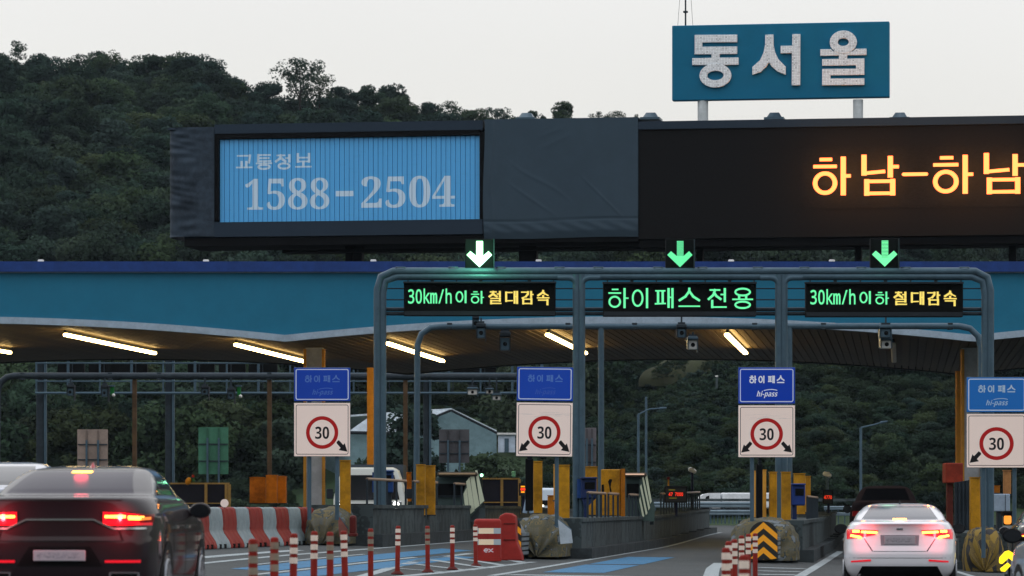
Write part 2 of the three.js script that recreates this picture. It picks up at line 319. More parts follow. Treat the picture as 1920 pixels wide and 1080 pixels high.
// the trees that stand out on the skyline: pixel of the crown's top, distance, kind, size
const crest = [
  [28, 74, 440, 'sparse', 2, 1.0, 'slender tree rising highest at the far left end of the hill crest'],
  [-30, 96, 440, 'full', 0, 1.05, 'tree at the very left edge of the hill crest'],
  [85, 104, 446, 'full', 1, 1.0, 'broad dense tree on the hill crest beside the slender highest one'],
  [140, 100, 440, 'sparse', 1, 0.9, 'airy spreading tree on the crest, second right of the slender one'],
  [196, 96, 444, 'sparse', 0, 0.95, 'loose airy tree with sky showing through, left of the crest gap'],
  [235, 112, 438, 'sparse', 2, 0.8, 'small thin tree on the crest in front of the loose airy one'],
  [282, 100, 446, 'full', 3, 1.0, 'leafy tree on the crest left of the double-topped one'],
  [330, 96, 442, 'sparse', 1, 1.1, 'wide double-topped tree on the crest above the billboard corner'],
  [382, 100, 444, 'full', 0, 0.95, 'round-topped tree on the crest just before the crest drops'],
  [420, 132, 436, 'full', 2, 0.8, 'dark tree on the crest where it steps down'],
  [450, 158, 440, 'full', 3, 0.7, 'low tree in the dip left of the tall lone tree'],
  [500, 152, 438, 'full', 1, 0.72, 'low rounded tree against the left side of the tall lone tree'],
  [563, 108, 440, 'sparse', 0, 1.0, 'tall lone tree with see-through crown standing above the crest'],
  [598, 134, 442, 'sparse', 1, 0.8, 'smaller airy tree leaning on the right of the tall lone tree'],
  [640, 160, 438, 'full', 3, 0.75, 'first rounded tree right of the tall lone tree'],
  [690, 158, 442, 'full', 0, 0.85, 'rounded tree above the middle of the blue screen'],
  [742, 178, 440, 'full', 1, 0.75, 'low flat tree on the falling crest above the blue screen'],
  [800, 190, 440, 'full', 3, 0.7, 'small bushy tree on the crest above the end of the phone number'],
  [838, 188, 446, 'sparse', 1, 0.75, 'thin tree on the falling crest near the right end of the blue screen'],
  [890, 202, 440, 'full', 1, 0.65, 'low tree above the joint of blue screen and grey sheet'],
  [935, 200, 444, 'sparse', 0, 0.7, 'open low tree peeping over the left part of the grey sheet'],
  [1000, 206, 440, 'full', 3, 0.6, 'low tree just left of the leafy one over the grey sheet'],
  [1056, 188, 442, 'full', 2, 0.75, 'leafy tree standing up over the middle of the grey sheet'],
  [1118, 208, 446, 'sparse', 2, 0.6, 'twiggy small tree over the grey sheet, left one of two'],
  [1158, 206, 446, 'sparse', 1, 0.55, 'twiggy small tree over the grey sheet, right one of two'],
  [1196, 214, 446, 'sparse', 2, 0.5, 'last thin tree of the crest, behind the first roof vent'],
];
crest.forEach(([px, py, D, kind, v, s, label], i) => {
  const G = (kind === 'sparse' ? sparse : crowns)[v]; G.computeBoundingBox();
  const p = at(px, py, D); p.y -= G.boundingBox.max.y * s; tree(kind, v, i % 3, p, s, rnd() * 6, label, sky0);
});
// the wood on the slope: nobody could count these crowns
function scatter(name, label, cat, spots, geos) {
  const root = new THREE.Group(); root.name = name; scene.add(root); tag(root, label, cat, null, 'stuff');
  const by = geos.map(() => []); for (const s of spots) by[Math.floor(rnd() * geos.length)].push(s);
  by.forEach((list, k) => {
    const im = new THREE.InstancedMesh(geos[k], leafMats[k % 3], list.length), m = new THREE.Matrix4(), c = new THREE.Color(); im.name = 'crown'; im.userData.kind = 'stuff';
    list.forEach(([x, y, z, s], i) => { m.makeRotationY(rnd() * 6.28).scale(new THREE.Vector3(s * rr(0.85, 1.15), s * rr(0.8, 1.2), s * rr(0.85, 1.15))).setPosition(x, y, z); im.setMatrixAt(i, m); const b = rr(0.55, 1.25); im.setColorAt(i, c.setRGB(b * rr(0.9, 1.12), b, b * rr(0.85, 1.1))); });
    im.castShadow = im.receiveShadow = true; root.add(im);
  });
}
{
  const spots = [], low = [];
  for (let i = 0; i < 2600; i++) {
    const D = rr(246, 452), x = rr(-82, 82) * D / 450 + (rnd() < 0.15 ? rr(-20, 20) : 0), px = 960 + x / D * FPX, y = groundY(x, D);
    if (px < -250 || px > 2200) { if (rnd() < 0.6) continue; }
    const row = HZ - (y + 3 - EYE) / D * FPX;
    if (px > 1120 && px < 1560 && D < 312) continue;         // grassy graves on the near slope
    if (D < 268 && px > 560 && px < 1000) continue;          // yard of the warehouse
    if (px > 1560 && D < 285 && rnd() < 0.85) continue;
    spots.push([x, y - 0.6 + (D > 425 ? -1.6 : 0), -D, rr(0.7, 1.15) * (D > 425 ? 0.8 : 1)]);
  }
  for (let i = 0; i < 420; i++) { const D = rr(425, 458), px = rr(-160, 1010), x = (px - 960) / FPX * D; spots.push([x, hillY(x, D) - 1.6 + rr(-0.6, 0.5), -D, rr(0.75, 1.1)]); }
  for (let i = 0; i < 3600; i++) {
    const D = rr(214, 312), x = (rr(-150, 2150) - 960) / FPX * D, px = 960 + x / D * FPX, y = groundY(x, D);
    if (px > 1185 && px < 1432 && D > 246 && D < 276 && rnd() < 0.97) continue;
    if (D < 262 && px > 560 && px < 1000) continue;
    if (px > 1150 && px < 1400 && rnd() < 0.35) continue;
    if (D < 226 && px < 1100) continue;
    low.push([x, y - 0.1, -D, rr(0.14, 0.34) * (px > 1480 ? 1.15 : 1)]);
  }
  scatter('forest', 'dark wooded hillside of dense broadleaf crowns behind the toll gate', 'forest', spots, crowns);
  scatter('undergrowth', 'low shrubs and climbers covering the bank beyond the toll lanes', 'undergrowth', low, [crowns[0], crowns[1], crowns[3]]);
}
{ // rough grass and weeds on the bank round the mound
  const tuft = [crownGeo(1, 0.9, 10, 46, 0.09, 0.3), crownGeo(1.2, 0.7, 10, 46, 0.08, 0.3), crownGeo(0.9, 1.1, 10, 46, 0.1, 0.3)], spots = [];
  for (let i = 0; i < 1500; i++) { const a = rnd() * 6.283, k = Math.sqrt(rnd()) * 0.97, c = at(1332, 722, 266); spots.push([c.x + Math.cos(a) * k * 5.1, c.y - 0.2 + 2.15 * Math.sqrt(1 - k * k), c.z + Math.sin(a) * k * 4.2, rr(0.1, 0.24)]); }
  for (let i = 0; i < 5200; i++) { const D = rr(214, 318), px = rr(1080, 1600), x = (px - 960) / FPX * D, y = groundY(x, D), c = at(1332, 722, 266), k = Math.hypot((x - c.x) / 5.1, (D - 266) / 4.2); if (k < 0.97) { if (rnd() < 0.5) spots.push([x, c.y - 0.15 + 2.15 * Math.sqrt(1 - k * k), -D, rr(0.14, 0.3)]); continue; } spots.push([x, y - 0.1, -D, rr(0.35, 1.0)]); }
  scatter('grass', 'rough grass and weeds on the bank round the grave mound', 'grass', spots, tuft);
}
tree('full', 2, 2, at(768, 872, 224), 1.12, 1, 'dark bushy evergreen in front of the white-roofed warehouse', null, 'evergreen_tree').position.y = 0.2;
tree('full', 3, 1, at(905, 880, 222), 0.98, 2, 'round bush at the right corner of the warehouse beside the small white shed', null, 'bush').position.y = -0.1;
tree('full', 0, 0, at(704, 900, 226), 0.8, 3, 'bush left of the evergreen, between the gantry post and the yellow column', null, 'bush').position.y = -0.3;
tree('full', 1, 2, at(972, 905, 228), 0.66, 4, 'low bush between the white shed and the second lane sign', null, 'bush').position.y = -0.2;
{ // grave mound and stones on the bank
  const D = 266, g = new THREE.SphereGeometry(1, 48, 20, 0, 6.2832, 0, 1.6), p = g.attributes.position, c = at(1332, 722, D);
  for (let i = 0; i < p.count; i++) { const k = 1 + 0.05 * Math.sin(p.getX(i) * 7 + p.getZ(i) * 5) + 0.03 * Math.sin(p.getX(i) * 19); p.setXYZ(i, p.getX(i) * 5.1 * k, p.getY(i) * 2.15 * k, p.getZ(i) * 4.2 * k); }
  g.computeVertexNormals(); g.translate(c.x, c.y - 0.1, c.z);
  tag(mesh('mound', g, std(new THREE.Color(0.05, 0.05, 0.036), 1, { map: T.soil })), 'round dry grass mound on the green bank behind the toll booths', 'mound');
  [[1153, 676, 15, 'flat grey boulder, first from the left in the row of stones'], [1183, 676, 16, 'widest pale boulder in the row of stones on the bank'], [1207, 675, 13, 'pale boulder in the middle of the row of stones'], [1221, 675, 12, 'rounded pale boulder second from the right of the row'], [1236, 676, 6, 'smallest pale stone at the right end of the row']].forEach(([px, py, w, label]) => {
    const q = at(px, py, 290), s = w / FPX * 290 / 2, k = new THREE.IcosahedronGeometry(1, 2), kp = k.attributes.position;
    for (let i = 0; i < kp.count; i++) { const f = 0.85 + 0.25 * Math.abs(Math.sin(kp.getX(i) * 3 + px) * Math.cos(kp.getY(i) * 4 + px)); kp.setXYZ(i, kp.getX(i) * s * f, kp.getY(i) * s * 0.75 * f, kp.getZ(i) * s * f); }
    k.computeVertexNormals(); k.translate(q.x, q.y, q.z);
    const o = tag(mesh('boulder', k, std(col(128, 134, 136), 0.95, { map: T.stain })), label, 'boulder', 'stones along the top of the bank'); 
    o.position.y = 0;
  });
  [[1344, 704, 728, 'upper white stone post standing at the foot of the grass mound'], [1345, 752, 772, 'lower white stone post beside the long grey slab']].forEach(([px, y0, y1, label], k) => {
    const t = thing('stone_post', label, 'post', at(px, y1, 250)); mesh('shaft', rect(px - 2, y0 + 2, px + 2, y1, 250, 0.14), M.concrete, t); mesh('cap', rect(px - 2.6, y0, px + 2.6, y0 + 2.4, 249.95, 0.24), M.white, t);
  });
  tag(mesh('stone_slab', [rect(1350, 762, 1386, 769, 250.5, 0.6), rect(1352, 769, 1384, 774, 250.6, 0.5)], M.concrete), 'long grey stone slab right of the lower white stone post', 'slab');
}

// ------------------------------------------------------------------ toll canopy
const DC = 112, DR = 140, K0 = -18.48, KP = 20.67;
const archY = (x0) => { const t = (((x0 - K0) / KP) % 1 + 1) % 1; return 6.18 + 0.56 * (1 - Math.pow(Math.abs(2 * t - 1), 2)); };
const canopyBlue = std(col(30, 108, 138), 0.55, { map: T.smooth }), copingBlue = std(col(34, 64, 128), 0.5, { map: T.wear }), trimMat = std(col(158, 176, 192), 0.5, { map: T.wear });
const plankMats = [std(col(82, 66, 36), 0.6, { map: T.wear }), std(col(75, 60, 32), 0.6, { map: T.wear }), std(col(90, 72, 40), 0.6, { map: T.wear })];
const canopy = thing('toll_canopy', 'long blue scalloped canopy spanning the toll lanes, with planked underside', 'canopy', [0, 0, -DC]);
{
  const xa0 = -40, xb0 = 26, N = 264, top = ya(512, DC), cop = ya(491, DC);
  const arc = (D, lo, hi) => {                               // strip between two height functions of the lane coordinate
    const a = [], b = []; for (let i = 0; i <= N; i++) { const x0 = lerp(xa0, xb0, i / N); a.push([laneX(x0, D), lo(x0)]); b.push([laneX(x0, D), hi(x0)]); } return a.concat(b.reverse());
  };
  mesh('fascia', prism(arc(DC, (x) => archY(x) + 0.2, () => top), 0.3, -DC - 0.3), canopyBlue, canopy);
  mesh('trim', prism(arc(DC, archY, (x) => archY(x) + 0.2), 0.36, -DC - 0.3), trimMat, canopy);
  const L = laneX(xa0, DC), Rr = laneX(xb0, DC);
  mesh('coping', bx(Rr - L, cop - top - 0.03, 0.8, (L + Rr) / 2, (cop + top) / 2 + 0.015, -DC - 0.2), copingBlue, canopy);
  mesh('drip_edge', bx(Rr - L, 0.03, 0.42, (L + Rr) / 2, top + 0.015, -DC - 0.12), trimMat, canopy);
  mesh('rear_fascia', prism(arc(DR, archY, () => 7.9), 0.3, -DR - 0.3), M.darkGrey, canopy);
  // seams between the fascia sheets
  const roof = new THREE.Shape([[laneX(xa0, DC + 0.3), DC + 0.3], [laneX(xb0, DC + 0.3), DC + 0.3], [laneX(xb0, DR), DR], [laneX(xa0, DR), DR]].map((q) => new THREE.Vector2(q[0], q[1])));
  const rg = new THREE.ExtrudeGeometry(roof, { depth: 0.2, bevelEnabled: false }); rg.rotateX(-Math.PI / 2); rg.translate(0, 7.9, 0);
  mesh('roof', rg, M.darkGrey, canopy);
  const pitch = 0.258;
  for (let k = 0, x = xa0 + 0.3; x < xb0 - 0.3; x += pitch, k++) {
    const w = pitch - 0.035, p = [], D0 = DC + 0.33, D1 = DR - 0.05, lift = 0.04;
    const P = (o, D, dy) => [laneX(x + o, D), archY(x + o) + lift + dy, -D];
    const a = P(0, D0, 0), b = P(w, D0, 0), c = P(w, D1, 0), d = P(0, D1, 0), A = P(0, D0, 0.08), B = P(w, D0, 0.08), C = P(w, D1, 0.08), E = P(0, D1, 0.08);
    for (const [q, r, s, t] of [[a, d, c, b], [A, a, b, B], [d, a, A, E], [b, c, C, B]]) p.push(...q, ...r, ...s, ...q, ...s, ...t);
    const g = new THREE.BufferGeometry(); g.setAttribute('position', new THREE.Float32BufferAttribute(p, 3)); g.computeVertexNormals();
    mesh('ceiling_plank', g, plankMats[Math.floor(rnd() * 3)], canopy);
  }
  // dark backing above the joints
  const bk = []; for (let i = 0; i < N; i++) { const x0 = lerp(xa0, xb0, i / N), x1 = lerp(xa0, xb0, (i + 1) / N), q = (x, D) => [laneX(x, D), archY(x) + 0.14, -D]; const a = q(x0, DC + 0.33), b = q(x1, DC + 0.33), c = q(x1, DR - 0.05), d = q(x0, DR - 0.05); bk.push(...a, ...d, ...c, ...a, ...c, ...b); }
  const bg = new THREE.BufferGeometry(); bg.setAttribute('position', new THREE.Float32BufferAttribute(bk, 3)); bg.computeVertexNormals(); mesh('ceiling_backing', bg, plankMats[0], canopy);
  for (const px of [76, 386, 700, 1010, 1371, 1560]) mesh('roof_cap', rect(px - 5.5, 486.5, px + 5.5, 492.5, 112.6, 0.16, 0.03), M.white, canopy);
  for (const k of [K0, K0 + KP]) {
    const D = 117.6, x = laneX(k, D), y0 = gy(x, D), c = mesh('column', bx(0.54, archY(k) + 0.05 - y0, 0.54, x, (archY(k) + 0.05 + y0) / 2, -D), std(col(190, 194, 200), 0.8, { map: T.wear }), canopy);
    for (const s of [-1, 1]) mesh('corner_guard', bx(0.09, archY(k) - y0, 0.3, x + s * 0.29, (archY(k) + y0) / 2, -D + 0.2), M.mustard, c);
  }
}
// strip lights under the canopy, along the lanes
const tubeGlow = glow(22, 15, 5.6);
[[-30.9, 1, 'lit strip light at the far left edge under the blue canopy'], [-25.88, 1, 'long lit strip light above the left sign gantry under the canopy'], [-20.6, 1, 'lit strip light whose end meets the grey canopy column'], [-15.9, 1, 'lit strip light behind the left gantry post and pipe'], [-10.95, 1, 'lit strip light crossed by the second gantry post'], [-5.4, 1, 'steep lit strip light under the canopy, right of the white camera box'], [-0.25, 0, 'unlit strip light under the canopy at right beside a camera']].forEach(([x0, on, label]) => {
  const D0 = 115.6, D1 = 129.4, y = archY(x0) - 0.16, a = new THREE.Vector3(laneX(x0, D0), y, -D0), b = new THREE.Vector3(laneX(x0, D1), y, -D1);
  const t = thing('ceiling_light', label, 'light', a.clone().lerp(b, 0.5), 0, on ? 'lit strip lights under the canopy' : undefined), turn = -TH, len = a.distanceTo(b), m = a.clone().lerp(b, 0.5);
  mesh('housing', bx(0.07, 0.1, len + 0.1, m.x, y + 0.12, m.z, turn), M.darkGrey, t);
  mesh('tube', rb(0.17, 0.1, len, 0.045, 0, 0, 0).rotateY(turn).translate(m.x, y + 0.02, m.z), on ? tubeGlow : std(col(200, 190, 170), 0.4), t);
  if (on) { const L = new THREE.RectAreaLight(new THREE.Color(1, 0.8, 0.5), 5, 0.17, len); L.position.set(0, -0.06, 0); L.rotation.set(-Math.PI / 2, 0, 0); const h = new THREE.Group(); h.rotation.y = turn; h.add(L); h.name = 'lamp_light'; t.add(h); }
});

// ------------------------------------------------------------------ the large sign board on the canopy roof
// a vertical plane square to the lanes: local x along it, from a pixel and scale at its left to those at its right
function plane(px0, s0, px1, s1) {
  const A = new THREE.Vector3((px0 - 960) / s0, 0, -FPX / s0), B = new THREE.Vector3((px1 - 960) / s1, 0, -FPX / s1), u = B.clone().sub(A).normalize(), n = new THREE.Vector3(-u.z, 0, u.x);
  return { A, turn: Math.atan2(-u.z, u.x), loc(px, py) { const d = new THREE.Vector3((px - 960) / FPX, 0, -1), k = A.dot(n) / d.dot(n), p = d.multiplyScalar(k); return [p.sub(A).dot(u), EYE - (py - HZ) / FPX * k]; },
    rect(x0, y0, x1, y1, z, dep, r = 0) { const m = (x0 + x1) / 2, a = this.loc(x0, (y0 + y1) / 2)[0], b = this.loc(x1, 0)[0], t = this.loc(m, y0)[1], o = this.loc(m, y1)[1]; return r ? rb(b - a, t - o, dep, r, (a + b) / 2, (t + o) / 2, z - dep / 2) : bx(b - a, t - o, dep, (a + b) / 2, (t + o) / 2, z - dep / 2); } };
}
const BP = plane(312, 58.3, 2100, 60.65);
const board = thing('sign_board', 'long dark electronic sign board mounted on the toll canopy roof', 'sign board', [BP.A.x, 0, BP.A.z], BP.turn);
const boardMat = std(col(36, 50, 64), 0.6, { map: T.smooth });
{
  const Q = (n, x0, y0, x1, y1, z, dep, m, r) => mesh(n, BP.rect(x0, y0, x1, y1, z, dep, r), m, board, false);
  Q('housing', 340, 233, 2100, 441, -0.42, 2.1, boardMat);
  Q('top_band', 402, 229.5, 905, 247, 0, 0.415, boardMat); Q('bottom_band', 402, 414, 905, 441.5, 0.02, 0.435, boardMat);
  Q('screen_surround', 402, 247.3, 409.5, 413.7, -0.02, 0.39, M.black); Q('screen_surround', 899, 247.3, 909, 413.7, -0.02, 0.39, M.black);
  Q('screen_surround', 409.8, 247.3, 898.7, 256.5, -0.02, 0.39, M.black);
  Q('soffit', 345, 442, 1197, 457, -0.05, 2.3, M.black); Q('soffit', 1197.5, 444, 2100, 458, -0.1, 2.3, M.black);
  Q('top_band', 1197.5, 221, 2100, 236, 0.06, 0.475, boardMat);
  // weathered fabric wrapped round the left end
  const [ua] = BP.loc(312, 0), [ub] = BP.loc(402, 0), yt = BP.loc(350, 239)[1], yb = BP.loc(350, 444)[1], w = ub - ua, prof = [];
  const pl = [], nx = 28, ny = 60, idx = [];
  for (let j = 0; j <= ny; j++) for (let i = 0; i <= nx; i++) {
    const t = i / nx, v = j / ny, a = t < 0.45 ? t / 0.45 : 1, ang = a * Math.PI / 2, x = ua + (1 - Math.sin(ang)) * 0 + (t < 0.45 ? 0.55 * (1 - Math.cos(ang)) : 0.55 + (t - 0.45) / 0.55 * (w - 0.55)), z = t < 0.45 ? -0.6 + 0.6 * Math.sin(ang) : 0;
    const fold = (0.02 * Math.sin(v * 52 + Math.sin(t * 5) * 2.4 + 3 * Math.sin(v * 7)) + 0.016 * Math.sin(v * 91 + t * 7 + 2 * Math.sin(v * 13 + t * 3)) + 0.012 * Math.sin(v * 23 + t * 11)) * (0.2 + 1.2 * Math.sin(Math.PI * clamp(t * 1.25, 0, 1)));
    pl.push(x - (t < 0.4 ? fold * 0.4 : 0), lerp(yb, yt, v), z + 0.03 + fold * 0.7);
  }
  for (let j = 0; j < ny; j++) for (let i = 0; i < nx; i++) { const a = j * (nx + 1) + i; idx.push(a, a + 1, a + nx + 1, a + 1, a + nx + 2, a + nx + 1); }
  const g = new THREE.BufferGeometry(); g.setAttribute('position', new THREE.Float32BufferAttribute(pl, 3)); g.setIndex(idx); g.computeVertexNormals();
  const cover = mesh('end_cover', [g, bx(0.06, yt - yb, 1.9, ua + 0.03, (yt + yb) / 2, -1.55), bx(w, 0.06, 2.4, ua + w / 2 + 0.03, yt - 0.03, -1.25)], std(col(54, 66, 78), 0.85, { map: T.dirt }), board, false); cover.userData.label = 'creased dark fabric wrapped round the left end of the board';
  // turning slats of the blue panel, each with its strip of the print
  const slatTex = canvasTex(2048, 648, (x, W, H) => {
    x.fillStyle = 'rgb(76,166,226)'; x.fillRect(0, 0, W, H);
    for (let i = 0; i < 900; i++) { x.fillStyle = `rgba(${rnd() < 0.5 ? '40,110,170' : '110,180,225'},${0.03 + rnd() * 0.06})`; x.fillRect(rnd() * W, rnd() * H, 4 + rnd() * 60, 2 + rnd() * 10); }
    const k = W / 488, q = H / 154; x.strokeStyle = x.fillStyle = 'rgb(196,220,240)';
    '교통정보'.split('').forEach((c, i) => glyph(x, c, (441 - 410 + i * 37.2) * k, (286 - 257) * q, 31 * k, 27 * q, 13, 19));
    x.font = 'bold 300px serif'; x.textBaseline = 'alphabetic';
    const put = (s, x0, x1, y1, hgt) => { x.save(); const m = x.measureText(s), cap = 0.715 * 300; x.translate((x0 - 410) * k, (y1 - 257) * q); x.scale((x1 - x0) * k / m.width, hgt * q / cap); x.fillText(s, 0, 0); x.restore(); };
    put('1588', 455, 619, 388, 57); put('2504', 674, 853, 387, 57); x.fillRect((629 - 410) * k, (355.5 - 257) * q, 33 * k, 10 * q);
  });
  const sm = std(new THREE.Color(1, 1, 1), 0.45, { map: slatTex }), n = 54, [sa] = BP.loc(410, 0), [sb] = BP.loc(898.5, 0), sy1 = BP.loc(650, 257)[1], sy0 = BP.loc(650, 413.5)[1], pw_ = (sb - sa) / n;
  const screen = new THREE.Group(); screen.name = 'slat_screen'; board.add(screen);
  for (let i = 0; i < n; i++) {
    const W = pw_ - 0.009, gg = new RoundedBoxGeometry(W, sy1 - sy0, 0.1, 1, 0.012).translate(sa + (i + 0.5) * pw_, (sy0 + sy1) / 2, -0.2 + (i % 7 === 3 ? 0.012 : 0)), q = clean(gg), pp = q.attributes.position, uv = q.attributes.uv;
    for (let j = 0; j < pp.count; j++) uv.setXY(j, (pp.getX(j) - sa) / (sb - sa), (pp.getY(j) - sy0) / (sy1 - sy0));
    const o = new THREE.Mesh(q, sm); o.name = 'slat'; o.castShadow = o.receiveShadow = true; screen.add(o);
  }
  mesh('slat_backing', BP.rect(409.6, 256.6, 898.9, 413.8, -0.32, 0.08), M.black, board, false);
  // grey sheet tied over the middle of the board
  const [ta] = BP.loc(908, 0), [tb] = BP.loc(1197, 0), ty1 = BP.loc(1050, 223)[1], ty0 = BP.loc(1050, 446)[1], tp = [], ti = [], NX = 120, NY = 90;
  for (let j = 0; j <= NY; j++) for (let i = 0; i <= NX; i++) {
    const u = i / NX, v = j / NY; let z = 0.07 + 0.012 * Math.sin(u * 9 + v * 3);
    const ridge = (c, w) => Math.exp(-c * c / (w * w));
    z += 0.012 * ridge(v - 0.55 + 1.1 * (u - 0.3) + 0.05 * Math.sin(u * 9), 0.018) * sst(0.1, 0.3, u) * sst(0.62, 0.42, u);
    z += 0.012 * ridge(v - 0.34 + 0.9 * (u - 0.3), 0.016) * sst(0.12, 0.24, u) * sst(0.5, 0.36, u) + 0.012 * ridge(v - 0.4 + 1.3 * (u - 0.72), 0.014) * sst(0.6, 0.7, u) * sst(0.95, 0.84, u);
    z += 0.01 * ridge(v - 0.8 - 0.55 * (u - 0.45), 0.02) * sst(0.3, 0.42, u) * sst(0.6, 0.52, u) + 0.01 * ridge(v - 0.87 - 0.5 * (u - 0.4), 0.015) * sst(0.32, 0.4, u) * sst(0.56, 0.46, u);
    z += 0.012 * sst(0.16, 0.1, v) * Math.sin((u * 1.2 + v * 1.6) * 38) * sst(0.02, 0.1, v);
    z += 0.025 * ridge(u - 0.05 - 0.01 * Math.sin(v * 9), 0.008) - 0.03 * ridge(v - 0.143 - 0.015 * u, 0.006);
    if (v < 0.06) z -= (0.06 - v) * 1.2;
    tp.push(lerp(ta, tb, u) - (u < 0.01 ? 0.03 * Math.sin(v * 5) : 0), lerp(ty0, ty1, v) - 0.02 * (1 - v) * Math.sin(u * 6), z);
  }
  for (let j = 0; j < NY; j++) for (let i = 0; i < NX; i++) { const a = j * (NX + 1) + i; ti.push(a, a + 1, a + NX + 1, a + 1, a + NX + 2, a + NX + 1); }
  const tg = new THREE.BufferGeometry(); tg.setAttribute('position', new THREE.Float32BufferAttribute(tp, 3)); tg.setIndex(ti); tg.computeVertexNormals();
  const cloth = mesh('cover_sheet', [tg, bx(tb - ta, 0.05, 2.3, (ta + tb) / 2, ty1 - 0.01, -1.1)], std(col(56, 72, 84), 0.8, { map: T.smooth }), board, false); cloth.userData.label = 'creased grey sheet tied over the middle of the board';
  // text panel of small lamps
  const panelTex = canvasTex(1280, 340, (x, W, H) => {
    x.fillStyle = '#000'; x.fillRect(0, 0, W, H); x.strokeStyle = x.fillStyle = '#fff'; const X = (px) => (px - 1500) * W / 520, Y = (py) => (py - 270) * H / 120;
    const k = W / 520, q = H / 120; x.save(); x.lineCap = 'round';
    [['하', 1522, 75], ['남', 1613, 74], ['-', 1696, 46], ['하', 1748, 79], ['남', 1842, 80]].forEach(([c, px, w]) => { if (c === '-') { x.lineWidth = 6.5 * q; x.lineCap = 'round'; x.beginPath(); x.moveTo(X(px), Y(326)); x.lineTo(X(px + w - 4), Y(326)); x.stroke(); return; } glyph(x, c, X(px), Y(291), w * k, 73 * q, 6.6 * q, 10 * k); });
    x.restore();
  });
  const lp = std(col(18, 19, 21), 0.75, { map: T.grain });
  Q('lamp_panel', 1197.5, 236.5, 2100, 443, 0.0, 0.4, lp);
  const [la] = BP.loc(1500, 0), [lb] = BP.loc(2020, 0), ly1 = BP.loc(1760, 270)[1], ly0 = BP.loc(1760, 390)[1];
  const lm = new THREE.MeshPhysicalMaterial({ color: col(18, 19, 21), map: T.grain, specularIntensity: 0.35, roughness: 0.75, emissive: new THREE.Color().setRGB(4.4, 0.8, 0.2), emissiveMap: panelTex });
  const txt = mesh('lit_text', new THREE.PlaneGeometry(lb - la, ly1 - ly0).translate((la + lb) / 2, (ly0 + ly1) / 2, 0.012), lm, board, false, true); txt.userData.label = 'orange lit lettering on the dark lamp panel';
  for (const px of [1565, 1655, 1790, 1885]) { const [u, v] = BP.loc(px, 328), L = new THREE.PointLight(new THREE.Color(1, 0.38, 0.08), 9); L.position.set(u, v, 0.75); L.shadow.radius = 12; L.castShadow = true; L.name = 'lamp_light'; board.add(L); }
  for (const px of [983, 1217, 1450, 1686]) { const [u, v] = BP.loc(px, px < 1000 ? 223 : 222.5), g2 = new THREE.CylinderGeometry(0.2, 0.34, 0.17, 4, 1).rotateY(Math.PI / 4).scale(1, 1, 1.4).translate(u, v + 0.15, -0.6); mesh('roof_vent', [g2, bx(0.62, 0.07, 0.9, u, v + 0.035, -0.6)], M.steel, board, false); }
  for (const [a, b] of [[637, 650], [653, 668], [965, 998], [1300, 1312], [1599, 1612], [1890, 1904]]) Q('support_post', a, 457, b, 497, -0.9, 0.4, M.black);
  Q('support_beam', 520, 457.2, 2090, 463, -0.7, 0.8, M.black);
}
